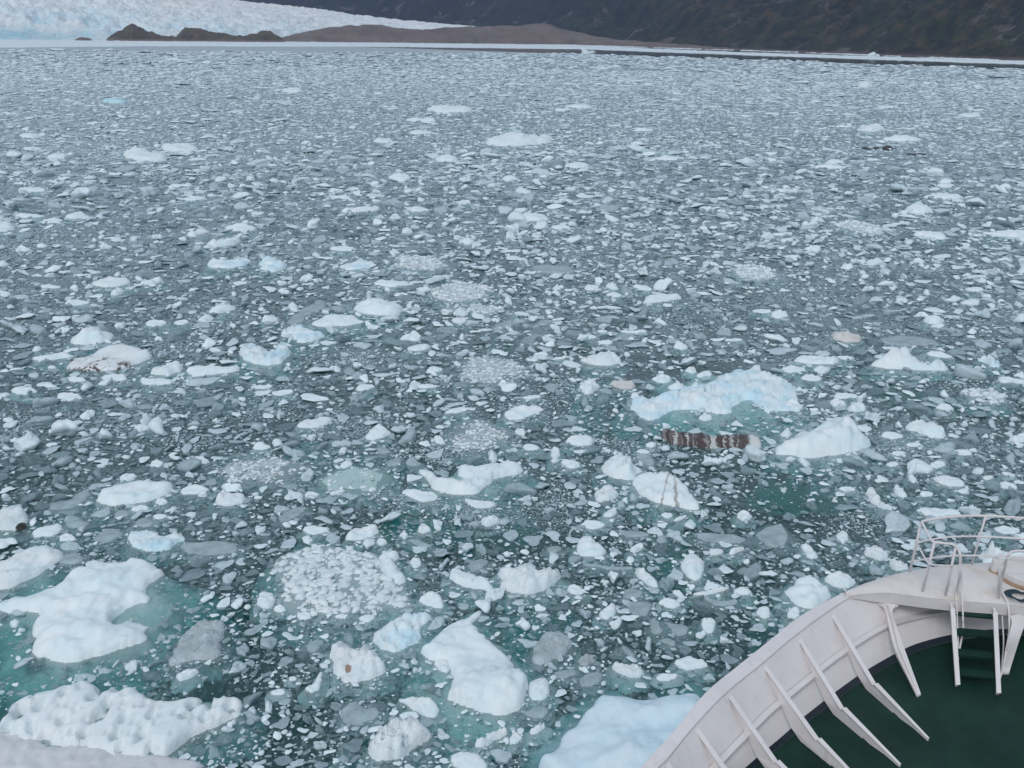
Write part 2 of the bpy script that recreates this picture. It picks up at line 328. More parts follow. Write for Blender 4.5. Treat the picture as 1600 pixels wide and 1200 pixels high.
# ------------------------------------------------------------------ camera
F, PITCH, ROLL, CAMZ = 1570.0, R(19.3), R(.8), 16.0
FW = np.array((0, math.cos(PITCH), -math.sin(PITCH)))
U0 = np.array((0, math.sin(PITCH), math.cos(PITCH)))
X0 = np.array((1.0, 0, 0))
RT = math.cos(ROLL)*X0 + math.sin(ROLL)*U0
UP = -math.sin(ROLL)*X0 + math.cos(ROLL)*U0
def un(x, y, z=0.0):
    """the point of height z that the photograph shows at pixel x, y"""
    d = FW*F + RT*(x-800) - UP*(y-600)
    t = (z-CAMZ)/d[2]
    return np.array((d[0]*t, d[1]*t, z))
def px(p):
    d = np.asarray(p, float) - (0, 0, CAMZ)
    w = d@FW
    return 800 + F*(d@RT)/w, 600 - F*(d@UP)/w
from mathutils import Matrix
cd = bpy.data.cameras.new('camera'); cam = bpy.data.objects.new('camera', cd); COL.objects.link(cam)
B_ = -FW
cam.matrix_world = Matrix(((RT[0], UP[0], B_[0], 0), (RT[1], UP[1], B_[1], 0), (RT[2], UP[2], B_[2], CAMZ), (0, 0, 0, 1)))
cd.sensor_width = 36; cd.lens = 36*F/1600; cd.clip_start = .5; cd.clip_end = 12000
S.camera = cam

# ------------------------------------------------------------------ noise (numpy)
def _h(ix, iy, s):
    n = (ix.astype(np.int64)*374761393 + iy.astype(np.int64)*668265263 + s*2147483647) & 0xFFFFFFFF
    n = ((n ^ (n >> 13))*1274126177) & 0xFFFFFFFF
    n = ((n ^ (n >> 16))*2246822519) & 0xFFFFFFFF
    return ((n ^ (n >> 15)) & 0xFFFFFF)/float(0xFFFFFF)
def vn(x, y, s=0):
    ix, iy = np.floor(x), np.floor(y); fx, fy = x-ix, y-iy
    ux, uy = fx*fx*fx*(fx*(6*fx-15)+10), fy*fy*fy*(fy*(6*fy-15)+10)
    a, b, c, d = _h(ix, iy, s), _h(ix+1, iy, s), _h(ix, iy+1, s), _h(ix+1, iy+1, s)
    return (a*(1-ux)+b*ux)*(1-uy) + (c*(1-ux)+d*ux)*uy
def fbm(x, y, s=0, o=4, g=.5):
    """roughly -1..1"""
    t = np.zeros_like(x, dtype=float); a = 1.0; n = 0.0
    for k in range(o):
        ca, sa = math.cos(.7*k), math.sin(.7*k)
        t += a*(vn((x*ca-y*sa)*2**k, (x*sa+y*ca)*2**k, s+k*17)*2-1); n += a; a *= g
    return t/n*1.5
def worley(x, y, s=0, jit=.9):
    """F1, F2, random of the nearest cell, offset to its seed"""
    ix, iy = np.floor(x), np.floor(y)
    f1 = np.full(x.shape, 9.0); f2 = f1.copy(); r = np.zeros(x.shape); ox = r.copy(); oy = r.copy()
    for di in (-1, 0, 1):
        for dj in (-1, 0, 1):
            cx, cy = ix+di, iy+dj
            sx = cx + .5 + jit*(_h(cx, cy, s+1)-.5); sy = cy + .5 + jit*(_h(cx, cy, s+2)-.5)
            d = np.hypot(x-sx, y-sy)
            n1 = d < f1
            f2 = np.where(n1, f1, np.minimum(f2, d))
            r = np.where(n1, _h(cx, cy, s+3), r); ox = np.where(n1, x-sx, ox); oy = np.where(n1, y-sy, oy)
            f1 = np.where(n1, d, f1)
    return f1, f2, r, ox, oy
def sdf(P, x, y):
    """signed distance to a polygon, positive inside"""
    d = np.full(x.shape, 1e9); ins = np.zeros(x.shape, bool)
    n = len(P)
    for i in range(n):
        ax, ay = P[i]; bx, by = P[(i+1) % n]
        ex, ey = bx-ax, by-ay; L = ex*ex+ey*ey+1e-12
        t = np.clip(((x-ax)*ex+(y-ay)*ey)/L, 0, 1)
        d = np.minimum(d, np.hypot(x-ax-t*ex, y-ay-t*ey))
        c = ((ay > y) != (by > y)) & (x < (bx-ax)*(y-ay)/((by-ay) if by != ay else 1e-12)+ax)
        ins ^= c
    return np.where(ins, d, -d)
def chaikin(P, k=2):
    P = np.asarray(P, float)
    for _ in range(k):
        Q = np.roll(P, -1, 0)
        P = np.stack((.75*P+.25*Q, .25*P+.75*Q), 1).reshape(-1, 2)
    return P
def sstep(a, b, x):
    t = np.clip((x-a)/(b-a), 0, 1); return t*t*(3-2*t)

# ------------------------------------------------------------------ mesh helpers
def ico(sub):
    t = (1+5**.5)/2
    v = [(-1, t, 0), (1, t, 0), (-1, -t, 0), (1, -t, 0), (0, -1, t), (0, 1, t), (0, -1, -t), (0, 1, -t), (t, 0, -1), (t, 0, 1), (-t, 0, -1), (-t, 0, 1)]
    f = [(0, 11, 5), (0, 5, 1), (0, 1, 7), (0, 7, 10), (0, 10, 11), (1, 5, 9), (5, 11, 4), (11, 10, 2), (10, 7, 6), (7, 1, 8), (3, 9, 4), (3, 4, 2), (3, 2, 6), (3, 6, 8), (3, 8, 9), (4, 9, 5), (2, 4, 11), (6, 2, 10), (8, 6, 7), (9, 8, 1)]
    v = [np.array(p)/np.linalg.norm(p) for p in v]
    for _ in range(sub):
        c = {}; g = []
        def mid(a, b):
            k = (min(a, b), max(a, b))
            if k not in c:
                m = v[a]+v[b]; v.append(m/np.linalg.norm(m)); c[k] = len(v)-1
            return c[k]
        for a, b, d in f:
            x, y, z = mid(a, b), mid(b, d), mid(d, a); g += [(a, x, z), (b, y, x), (d, z, y), (x, y, z)]
        f = g
    return np.array(v), np.array(f, np.int32)
def mesh_np(name, V, Fc, smooth=True):
    """Fc: (n,3) or (n,4) int array"""
    me = bpy.data.meshes.new(name)
    V = np.ascontiguousarray(V, np.float32); Fc = np.ascontiguousarray(Fc, np.int32)
    k = Fc.shape[1]; n = len(Fc)
    me.vertices.add(len(V)); me.vertices.foreach_set('co', V.ravel())
    me.loops.add(n*k); me.loops.foreach_set('vertex_index', Fc.ravel())
    me.polygons.add(n); me.polygons.foreach_set('loop_start', np.arange(0, n*k, k, dtype=np.int32))
    me.polygons.foreach_set('use_smooth', np.full(n, smooth, bool))
    me.update(calc_edges=True)
    return me
def link(name, me, mat, parent=None, loc=None):
    o = bpy.data.objects.new(name, me); COL.objects.link(o)
    if mat is not None: me.materials.append(mat)
    if parent is not None: o.parent = parent
    if loc is not None: o.location = loc
    return o
def tag(o, label=None, cat=None, group=None, kind=None):
    for k, v in (('label', label), ('category', cat), ('group', group), ('kind', kind)):
        if v: o[k] = v
    return o
class MB:
    def __init__(s): s.v = []; s.f = []
    def add(s, vs, fs):
        b = len(s.v); s.v += [tuple(map(float, p)) for p in vs]; s.f += [tuple(b+i for i in f) for f in fs]
    def poly_prism(s, P, d):
        """closed prism: polygon P (3-D points), thickness vector d"""
        P = [np.asarray(p, float) for p in P]; d = np.asarray(d, float); n = len(P)
        s.add([p-d/2 for p in P]+[p+d/2 for p in P],
              [tuple(range(n-1, -1, -1)), tuple(range(n, 2*n))]+[(i, (i+1) % n, n+(i+1) % n, n+i) for i in range(n)])
    def tube(s, pts, r, k=10, cap=True):
        pts = [np.asarray(p, float) for p in pts]; n = len(pts); b = []
        for i, p in enumerate(pts):
            t = pts[min(i+1, n-1)]-pts[max(i-1, 0)]; t = t/(np.linalg.norm(t)+1e-9)
            a = np.cross(t, (0, 0, 1)) if abs(t[2]) < .9 else np.cross(t, (1, 0, 0))
            a /= np.linalg.norm(a); c = np.cross(t, a)
            b += [p+r*(math.cos(2*math.pi*j/k)*a+math.sin(2*math.pi*j/k)*c) for j in range(k)]
        f = [(i*k+j, i*k+(j+1) % k, (i+1)*k+(j+1) % k, (i+1)*k+j) for i in range(n-1) for j in range(k)]
        if cap: f += [tuple(range(k-1, -1, -1)), tuple((n-1)*k+j for j in range(k))]
        s.add(b, f)
    def strip(s, A, B):
        n = len(A); s.add(list(A)+list(B), [(i, i+1, n+i+1, n+i) for i in range(n-1)])
    def build(s, name, mat, parent=None, smooth=False, bevel=0):
        me = bpy.data.meshes.new(name); me.from_pydata(s.v, [], s.f); me.update()
        import bmesh
        bm = bmesh.new(); bm.from_mesh(me); bmesh.ops.recalc_face_normals(bm, faces=bm.faces)
        if bevel:
            ed = [e for e in bm.edges if len(e.link_faces) == 2 and e.calc_face_angle(0) > .6]
            bmesh.ops.bevel(bm, geom=ed, offset=bevel, segments=2, affect='EDGES', profile=.5)
        if smooth:
            for f in bm.faces: f.smooth = True
        bm.to_mesh(me); bm.free()
        return link(name, me, mat, parent)
def smooth_line(P, k=6):
    """Catmull-Rom through 3-D points"""
    P = [np.asarray(p, float) for p in P]; out = []
    for i in range(len(P)-1):
        a, b, c, d = P[max(i-1, 0)], P[i], P[i+1], P[min(i+2, len(P)-1)]
        for j in range(k):
            t = j/k
            out.append(.5*((2*b)+(c-a)*t+(2*a-5*b+4*c-d)*t*t+(3*b-a-3*c+d)*t**3))
    out.append(P[-1]); return out

# ------------------------------------------------------------------ materials
class NT:
    def __init__(s, name):
        s.m = bpy.data.materials.new(name); s.m.use_nodes = True; s.t = s.m.node_tree; s.t.nodes.clear()
        s.out = s.n('ShaderNodeOutputMaterial')
    def n(s, t, **k):
        o = s.t.nodes.new(t)
        for a, b in k.items(): setattr(o, a, b)
        return o
    def l(s, a, b): s.t.links.new(a, b)
    def setin(s, node, **k):
        for a, b in k.items():
            i = node.inputs[a.replace('_', ' ')]
            if hasattr(b, 'is_output') or isinstance(b, bpy.types.NodeSocket): s.l(b, i)
            else: i.default_value = b
        return node
    def coord(s, obj=True):
        return s.n('ShaderNodeTexCoord').outputs['Object' if obj else 'Generated']
    def pos(s): return s.n('ShaderNodeNewGeometry').outputs['Position']
    def mapping(s, v, scale=(1, 1, 1), loc=(0, 0, 0), rot=(0, 0, 0)):
        m = s.n('ShaderNodeMapping'); s.l(v, m.inputs['Vector'])
        m.inputs['Scale'].default_value = scale; m.inputs['Location'].default_value = loc; m.inputs['Rotation'].default_value = rot
        return m.outputs[0]
    def noise(s, v, sc, det=5, rough=.55, dist=0):
        n = s.n('ShaderNodeTexNoise'); s.l(v, n.inputs['Vector'])
        n.inputs['Scale'].default_value = sc; n.inputs['Detail'].default_value = det
        n.inputs['Roughness'].default_value = rough; n.inputs['Distortion'].default_value = dist
        return n.outputs['Fac']
    def voro(s, v, sc, feat='F1', out='Distance'):
        n = s.n('ShaderNodeTexVoronoi', feature=feat); s.l(v, n.inputs['Vector']); n.inputs['Scale'].default_value = sc
        return n.outputs[out]
    def ramp(s, f, stops, interp='LINEAR'):
        r = s.n('ShaderNodeValToRGB'); r.color_ramp.interpolation = interp
        e = r.color_ramp.elements
        while len(e) < len(stops): e.new(.5)
        for a, (p, c) in zip(e, stops):
            a.position = p; a.color = (c, c, c, 1) if isinstance(c, (int, float)) else (*c, 1)
        s.l(f, r.inputs[0]); return r.outputs[0]
    def mix(s, f, a, b, mode='MIX'):
        m = s.n('ShaderNodeMix', data_type='RGBA', blend_type=mode)
        for i, v in ((0, f), (6, a), (7, b)):
            if isinstance(v, bpy.types.NodeSocket): s.l(v, m.inputs[i])
            elif i == 0: m.inputs[0].default_value = v
            else: m.inputs[i].default_value = (*v, 1)
        return m.outputs[2]
    def math(s, op, a, b=0.0):
        m = s.n('ShaderNodeMath', operation=op)
        for i, v in enumerate((a, b)):
            if isinstance(v, bpy.types.NodeSocket): s.l(v, m.inputs[i])
            else: m.inputs[i].default_value = v
        return m.outputs[0]
    def bump(s, h, st, dist=.05):
        b = s.n('ShaderNodeBump'); b.inputs['Strength'].default_value = st; b.inputs['Distance'].default_value = dist
        s.l(h, b.inputs['Height']); return b.outputs[0]
    def bsdf(s, color, rough=.5, normal=None, **k):
        p = s.n('ShaderNodeBsdfPrincipled')
        for nm, v in (('Base Color', color), ('Roughness', rough)):
            if isinstance(v, bpy.types.NodeSocket): s.l(v, p.inputs[nm])
            else: p.inputs[nm].default_value = (*v, 1) if isinstance(v, tuple) else v
        if normal is not None: s.l(normal, p.inputs['Normal'])
        for a, b in k.items(): p.inputs[a.replace('_', ' ')].default_value = b
        return p.outputs[0]
    def done(s, sh, vol=None):
        s.l(sh, s.out.inputs['Surface'])
        if vol is not None: s.l(vol, s.out.inputs['Volume'])
        return s.m

def ice_mat(name, white=(.74, .82, .85), blue=(.56, .74, .82), amount=.5, rough=.5, bsc=6, bst=.35, grey=None, extra=None, speck=0, clear=0):
    n = NT(name); c = n.coord()
    big = n.ramp(n.noise(c, .9, 4, .6), [(.38, 0), (.66, 1)])
    col = n.mix(n.math('MULTIPLY', big, amount), white, blue)
    if grey is not None:
        g = n.ramp(n.noise(n.mapping(c, loc=(3, 1, 7)), 2.3, 6, .65), [(.36, 0), (.64, 1)])
        col = n.mix(g, col, grey)
    fine = n.noise(c, bsc*3, 6, .7)
    col = n.mix(n.ramp(fine, [(.35, .10), (.6, 0)]), col, (.42, .50, .54))
    if speck:
        sv = n.voro(c, speck, 'F1', 'Distance')
        col = n.mix(n.ramp(sv, [(.12, .95), (.36, 0)]), col, (.86, .91, .93))
    if extra: col = extra(n, c, col)
    h = n.math('ADD', n.noise(c, bsc, 7, .62), n.math('MULTIPLY', n.voro(c, bsc*2.4), .25))
    sh = n.bsdf(col, rough, n.bump(h, bst, .08), IOR=1.31)
    if clear:
        tb = n.n('ShaderNodeBsdfTransparent'); mx = n.n('ShaderNodeMixShader'); n.l(n.ramp(n.noise(c, 1.7, 5, .6), [(.3, clear), (.7, clear*.35)]), mx.inputs[0])
        n.l(sh, mx.inputs[1]); n.l(tb.outputs[0], mx.inputs[2]); sh = mx.outputs[0]
    return n.done(sh)
def x_dirt(n, c, col):
    w = n.noise(n.mapping(c, (1, 1, 1)), .55, 3, .6)
    m = n.ramp(n.noise(n.mapping(c, (1.3, .9, 1), (5, 2, 0)), 1.3, 7, .7, .8), [(.50, 0), (.55, 1)])
    sx = n.n('ShaderNodeSeparateXYZ'); n.l(c, sx.inputs[0])
    m = n.math('MULTIPLY', m, n.ramp(n.math('ADD', n.math('MULTIPLY', sx.outputs[1], -.35), n.math('MULTIPLY', sx.outputs[0], -.12)), [(0, .0), (.22, 1)]))
    t = n.ramp(n.noise(n.mapping(c, loc=(9, 9, 9)), .8, 3), [(.45, 0), (.7, .14)])
    col = n.mix(t, col, (.60, .54, .50))
    return n.mix(m, col, (.10, .07, .06))
def x_pink(n, c, col):
    t = n.ramp(n.noise(c, 1.1, 5, .6), [(.35, .15), (.6, .8)])
    col = n.mix(t, col, (.62, .58, .56))
    return n.mix(n.ramp(n.noise(n.mapping(c, loc=(4, 4, 1)), 2.5, 6, .7), [(.58, 0), (.68, .7)]), col, (.22, .17, .15))
def x_spot(cx, cy, r, colr):
    def f(n, c, col):
        d = n.n('ShaderNodeVectorMath', operation='DISTANCE'); n.l(n.mapping(c, (1.35, .75, 0)), d.inputs[0]); d.inputs[1].default_value = (cx*1.35, cy*.75, 0)
        q = n.math('ADD', d.outputs['Value'], n.math('MULTIPLY', n.noise(c, 5/r*.3, 4, .7), r*1.1))
        return n.mix(n.ramp(n.math('DIVIDE', q, r*2.2), [(.58, 1), (.70, 0)]), col, colr)
    return f
def x_stripe(n, c, col):
    s = n.n('ShaderNodeSeparateXYZ'); n.l(n.mapping(c, rot=(0, 0, R(8))), s.inputs[0])
    w = n.math('ADD', n.math('MULTIPLY', s.outputs[0], 1.0), n.math('MULTIPLY', n.noise(c, 2.4, 6, .7), .85))
    v = n.n('ShaderNodeCombineXYZ'); n.l(w, v.inputs[0])
    b = n.ramp(n.noise(v.outputs[0], 2.6, 5, .75), [(.50, 1), (.57, 0)])
    # the right end is clean, the left end dirtiest
    cl = n.ramp(s.outputs[0], [(.0, 1), (.62, 1), (.85, .9)])
    b = n.math('MAXIMUM', b, n.ramp(n.math('DIVIDE', n.math('ADD', s.outputs[0], 2.6), 5.2), [(.10, .9), (.3, 0)]))
    b = n.math('MULTIPLY', b, n.ramp(n.math('DIVIDE', n.math('ADD', s.outputs[0], 2.6), 5.2), [(.80, 1), (.84, 0)]))
    m = n.mix(n.noise(c, 4, 5), (.035, .026, .03), (.13, .10, .095))
    return n.mix(b, n.mix(.35, col, (.6, .58, .56)), m)
def x_crack(n, c, col):
    s = n.n('ShaderNodeSeparateXYZ'); n.l(c, s.inputs[0])
    wob = n.math('MULTIPLY', n.math('SUBTRACT', n.noise(c, 2.2, 5, .7), .5), .45)
    out = col
    for off, sl, w in ((.05, -.28, .03), (.42, -.12, .045)):
        q = n.math('ABSOLUTE', n.math('ADD', n.math('SUBTRACT', n.math('ADD', s.outputs[0], n.math('MULTIPLY', s.outputs[1], sl)), off), wob))
        f = n.ramp(n.math('DIVIDE', q, w*2), [(.3, 1), (1, 0)])
        f = n.math('MULTIPLY', f, n.ramp(n.noise(c, 3.1, 3), [(.3, .2), (.55, 1)]))
        out = n.mix(n.math('MULTIPLY', f, .75), out, (.24, .20, .17))
    return out

WHITE = (.80, .86, .88)
M = {}
M['smooth'] = ice_mat('smooth_ice', WHITE, (.62, .79, .86), .6, .45, 3, .22)
M['facet'] = ice_mat('angular_ice', WHITE, (.60, .79, .86), .6, .42, 5, .30)
M['rough'] = ice_mat('coarse_ice', (.80, .85, .87), (.60, .77, .84), .5, .6, 8, .5)
M['jumble'] = ice_mat('rubble_ice', (.80, .87, .90), (.50, .76, .88), .8, .5, 6, .35)
M['sunk'] = ice_mat('wet_ice', (.60, .71, .75), (.46, .60, .65), .8, .22, 5, .4, grey=(.42, .53, .57), clear=.45)
M['pock'] = ice_mat('pitted_ice', (.78, .83, .85), (.62, .74, .79), .4, .5, 4, .3)
M['lav'] = ice_mat('lavender_ice', (.66, .68, .715), (.58, .61, .65), .8, .5, 3, .2, grey=(.60, .60, .63))
M['speck'] = ice_mat('speckled_ice', (.58, .65, .69), (.48, .56, .60), .6, .5, 7, .9, grey=(.36, .43, .46))
M['blue'] = ice_mat('blue_ice', (.68, .80, .87), (.58, .75, .84), 1, .4, 3, .25)
M['turq'] = ice_mat('turquoise_ice', (.58, .80, .86), (.42, .72, .80), 1, .4, 3, .25)
M['slush'] = ice_mat('slush_ice', (.70, .78, .82), (.58, .67, .71), .6, .5, 12, 1, grey=(.58, .67, .71), speck=3.0)
M['frazil'] = ice_mat('frazil_ice', (.64, .73, .77), (.50, .59, .63), .6, .5, 14, 1, grey=(.50, .59, .63), speck=5)
M['cobble'] = ice_mat('cobble_ice', (.76, .82, .85), (.60, .70, .74), .7, .45, 8, .4)
M['lump'] = ice_mat('ice_granules', (.78, .85, .88), (.64, .73, .77), .7, .5, 8, .3)
M['raft'] = ice_mat('raft_ice', (.46, .60, .60), (.38, .53, .53), .8, .3, 8, .4)
M['dirty'] = ice_mat('dirty_ice', (.78, .83, .85), (.62, .74, .79), .4, .6, 7, .5, extra=x_dirt)
M['pink'] = ice_mat('pinkish_ice', (.70, .72, .72), (.6, .68, .7), .4, .6, 7, .5, extra=x_pink)
M['stripe'] = ice_mat('banded_ice', (.72, .75, .76), (.6, .68, .7), .4, .6, 9, .5, extra=x_stripe)
M['crack'] = ice_mat('cracked_ice', WHITE, (.66, .80, .86), .5, .45, 3, .22, extra=x_crack)
M['rust'] = ice_mat('rust_marked_ice', (.79, .83, .85), (.6, .77, .84), .4, .55, 7, .45, extra=x_spot(-.12, -.42, .13, (.36, .25, .20)))
M['dirtspot'] = ice_mat('dirt_spotted_ice', (.72, .78, .8), (.56, .7, .75), .5, .5, 6, .4, extra=x_spot(.45, -.45, .28, (.03, .035, .03)))
M['spot'] = ice_mat('dotted_ice', (.78, .84, .86), (.6, .77, .83), .5, .5, 6, .4, extra=x_spot(1.75, .25, .16, (.16, .09, .05)))
n = NT('submerged_ice'); c = n.coord()
M['shelf'] = n.done(n.bsdf(n.mix(n.ramp(n.noise(c, 1.4, 5, .6), [(.35, 0), (.65, 1)]), (.86, .92, .92), (.66, .77, .78)), .6,
                           n.bump(n.noise(c, 3, 6, .6), .5, .1)))
# loose brash: each fragment has its own cleanness («tone»): clear wet ice to white bubbly ice
n = NT('brash_fragments'); c = n.pos()
at = n.n('ShaderNodeAttribute', attribute_name='tone').outputs['Fac']
nz = n.noise(c, 7, 5, .65)
tt = n.math('ADD', at, n.math('MULTIPLY', n.math('SUBTRACT', nz, .5), .35))
col = n.ramp(tt, [(0, (.15, .225, .25)), (.3, (.31, .42, .465)), (.6, (.51, .63, .69)), (1, (.78, .87, .91))])
pb = n.bsdf(col, n.ramp(at, [(0, .16), (1, .5)]), n.bump(n.noise(c, 14, 6, .65), .4, .04), IOR=1.31)
tb = n.n('ShaderNodeBsdfTransparent'); mxs = n.n('ShaderNodeMixShader')
n.l(n.ramp(tt, [(.0, .66), (.5, .28), (.8, 0)]), mxs.inputs[0]); n.l(pb, mxs.inputs[1]); n.l(tb.outputs[0], mxs.inputs[2])
M['brash'] = n.done(mxs.outputs[0])

# ------------------------------------------------------------------ the table of ice seen in the photograph
TILE = {'A': (0, 900, 4), 'B': (400, 900, 4), 'C': (800, 900, 4), 'D': (0, 620, 4), 'E': (400, 620, 4), 'G': (800, 620, 4),
        'H': (1200, 620, 4), 'I': (0, 340, 4), 'J': (400, 340, 4), 'K': (800, 340, 4), 'L': (1200, 340, 4), 'M': (0, 80, 3),
        'N': (533, 80, 3), 'O': (1066, 80, 3), 'P': (0, 0, 1), 'Z': (850, 500, 2.6667), 'Q': (1000, 780, 2.6667)}
FLAT = {'sunk', 'slush', 'frazil', 'cobble', 'raft', 'lav', 'speck', 'pock'}
ICE = []
for line in TABLE.strip().splitlines():
    if line.startswith('#'): continue
    h_, c_, *r_ = line.split(';')
    t_ = h_.split(); tx, ty, ts = TILE[t_[0]]
    e = dict(style=t_[1], h=None, shelf=None, short=None, label=None)
    for o_ in t_[2:]:
        if o_.startswith('h='): e['h'] = float(o_[2:])
        elif o_ == 's': e['shelf'] = 'auto'
        elif o_.startswith('s='):
            q = [float(v) for v in o_[2:].split(',')]
            e['shelf'] = [(tx+q[i]/ts, ty+q[i+1]/ts) for i in range(0, len(q), 2)]
    e['poly'] = [(tx+float(a)/ts, ty+float(b)/ts) for a, b in (q.split(',') for q in c_.split())]
    if r_ and r_[0].strip():
        a, b = [q.strip() for q in r_[0].split('|')]; e['short'], e['label'] = a, b
    ICE.append(e)

PX = np.array([1.0])
OCC_POLYS = []          # (world polygon, strength) for the brash scatter
def floe(e, idx):
    P = np.array(e['poly']); st = e['style']
    x0, y0 = P.min(0); x1, y1 = P.max(0)
    cx, cy = P.mean(0)
    g = un(cx, min(cy, 2000)); slant = math.dist(g, (0, 0, CAMZ)); sn = CAMZ/slant; cs = math.sqrt(1-sn*sn)
    mpp = slant/F
    Wm, Hm = (x1-x0)*mpp, (y1-y0)*mpp
    h = e['h']
    if h is None:
        h = (Hm-.72*min(Wm, 2.2*Hm/sn)*sn)/cs
        h *= .78
        h *= .65 if st == 'jumble' else 1
        lo, hi = {'sunk': (.03, .07), 'slush': (.03, .05), 'frazil': (.02, .03), 'cobble': (.05, .09), 'raft': (.02, .03), 'speck': (.12, .22)}.get(st, (.08*Wm, .27*Wm if slant < 110 else .17*Wm))
        h = float(np.clip(h, lo, hi)); h = max(h, .02)
    up = .62*h if st not in FLAT else .3*h
    W = []
    for (a, b) in P:
        t = (y1-b)/(y1-y0+1e-6)
        W.append(un(a, b, up*t)[:2])
    W = chaikin(W, 1 if st in ('facet', 'stripe', 'crack') else 2)
    o = W.mean(0); L = W-o
    ext = np.ptp(L, 0); size = math.sqrt(ext[0]*ext[1])
    # oriented so that x runs left to right in the photograph: the mesh's own axes stay the world's
    cell = max(slant*1.9/1005, size/150)
    if size/cell < 14: cell = size/14
    sk = .12*size + .12
    xs = np.arange(L[:, 0].min()-sk, L[:, 0].max()+sk+cell, cell)
    cy_ = min(cell/max(sn, .25), size/14)
    ys = np.arange(L[:, 1].min()-sk, L[:, 1].max()+sk+cy_, cy_)
    X, Y = np.meshgrid(xs, ys)
    sd = 1000+idx*7
    amp = {'crack': .03, 'facet': .035, 'stripe': .02, 'jumble': .07, 'slush': .09, 'frazil': .16, 'cobble': .05, 'raft': .05}.get(st, .062)*size
    q = 2.2/size
    wx = X+amp*fbm(X*q*1.6, Y*q*1.6, sd, 4); wy = Y+amp*fbm(X*q*1.6+9, Y*q*1.6+5, sd+5, 4)
    d = sdf(L, wx, wy)
    dm = max(d.max(), 1e-3)
    lown = fbm(X*q, Y*q, sd+9, 3); hin = fbm(X*q*4, Y*q*4, sd+13, 4)
    if st in ('slush', 'frazil', 'cobble', 'raft'):
        prof = sstep(0, min(.5*dm, .6), d)
    else:
        w = {'facet': .75*dm, 'stripe': .35*dm, 'pock': .4*dm, 'lav': .4*dm, 'speck': .6*dm, 'sunk': .5*dm}.get(st, .62*dm)
        t = np.clip(d/w, 0, 1); prof = np.sqrt(np.clip(1-(1-t)**2, 0, 1))
        if st == 'facet': prof = .45*prof+.55*t
    if st == 'smooth' or st in ('blue', 'turq', 'crack', 'dirty', 'pink', 'spot', 'dirtspot', 'rust', 'lav', 'speck', 'sunk'):
        tilt = .25*((X/(ext[0]+1e-6))*math.cos(sd)+(Y/(ext[1]+1e-6))*math.sin(sd))
        z = h*prof*(.72+.38*lown+.10*hin+tilt)
        z = z*(1+.12*fbm(X*q*2.3, Y*q*2.3, sd+21, 2))
        if st not in ('sunk', 'lav', 'blue'):
            f1, f2, r, ox, oy = worley(X*q*.95+.25*lown, Y*q*.95+.2*hin, sd+51)
            z = z*(.86+.26*(r-.3)+.55*(ox*(r-.5)+oy*(np.mod(r*7.31, 1)-.5)))*(.90+.10*sstep(0, .07, f2-f1))
        if st in ('rust', 'dirty', 'speck'):
            f1, f2, r, ox, oy = worley(X*q*3+.3*hin, Y*q*3, sd)
            z = z*(.8+.35*r)+.06*h*np.clip(1-f1*1.6, 0, 1)+h*.10*hin*prof
    elif st == 'facet':
        f1, f2, r, ox, oy = worley(X*q*.75, Y*q*.75, sd)
        pl = (ox*(r-.5)+oy*(np.mod(r*7.31, 1)-.5))*1.3
        z = h*prof*(.8+.5*(r-.5)+pl+.12*lown+.04*hin)
    elif st in ('rough', 'jumble'):
        k = 2.0 if st == 'rough' else max(2.2, min(6.0, size/.95))
        f1, f2, r, ox, oy = worley(X*q*k/1.2+.25*hin, Y*q*k/1.2+.25*lown, sd)
        r2 = np.mod(r*7.31, 1); gap = sstep(0, .16, f2-f1)
        pl = ox*(r-.5)*1.6+oy*(r2-.5)*1.6
        if st == 'rough':
            z = h*prof*(.66+.34*r+.34*pl+.30*lown)*(.76+.24*gap)+.06*h*hin*prof
        else:
            g1, g2, rr1, _, _ = worley(X*q*k*1.9+.3*hin, Y*q*k*1.9, sd+3)
            z = h*np.minimum(1, 1.35*prof)*(.30+.55*r+.30*pl+.20*rr1+.30*lown)*(.22+.78*sstep(.02, .15, f2-f1))*(.8+.2*sstep(0, .12, g2-g1))+.03*h*hin
    elif st == 'pock':
        z = h*prof*(.8+.25*lown)+.03*hin*prof
        for sc, thr, dep, pr in ((1.3, .33, .60, .70), (2.2, .40, .26, .45), (3.8, .38, .10, .3)):
            f1, f2, r, ox, oy = worley(X*sc, Y*sc*.75, sd+int(sc*10))
            pit = sstep(thr, thr*.35, f1*(.8+.5*r))*(np.mod(r*5.7, 1) > pr)
            z = z-dep*pit
        z = np.where((z < .02) & (d > .3), -.14, z)
    elif st == 'stripe':
        f1, f2, r, ox, oy = worley(X*1.6, Y*1.2, sd)
        z = h*prof*(.78+.3*(r-.5)+.15*lown+.12*hin)
    elif st in ('slush', 'frazil'):
        k = 5.5 if st == 'slush' else 7.0
        f1, f2, r, ox, oy = worley(X*k, Y*k, sd)
        z = h*prof*(.6+.5*lown)-.03+prof*(.05*(1-f1*1.5)*(r > .35))
        if st == 'frazil': z = z+.025-.05*(1-prof)-.03*sstep(.1, .5, fbm(X*1.6, Y*1.6, sd+3, 4))
        else: z += .10*h*sstep(.3, 0, d)*(d > 0)
    elif st in ('cobble', 'raft'):
        z = (-.03 if st == 'cobble' else .015)-.05*(1-prof)+.02*lown
        for sc, pr, dep in (((2.6, .25, .15), (4.6, .35, .09), (8, .4, .05)) if st == 'cobble' else ((2.4, .78, .13), (5, .8, .06))):
            f1, f2, r, ox, oy = worley(X*sc+.2*hin, Y*sc, sd+int(sc*10))
            on = np.mod(r*9.7, 1) > pr
            dome = np.sqrt(np.clip(1-(f1/(.30+.2*r))**2, 0, 1))
            z = np.maximum(z, np.where(on & (d > 0), -.05+dep*1.15*dome*(.6+.5*r)*sstep(0, .15, d), -1))
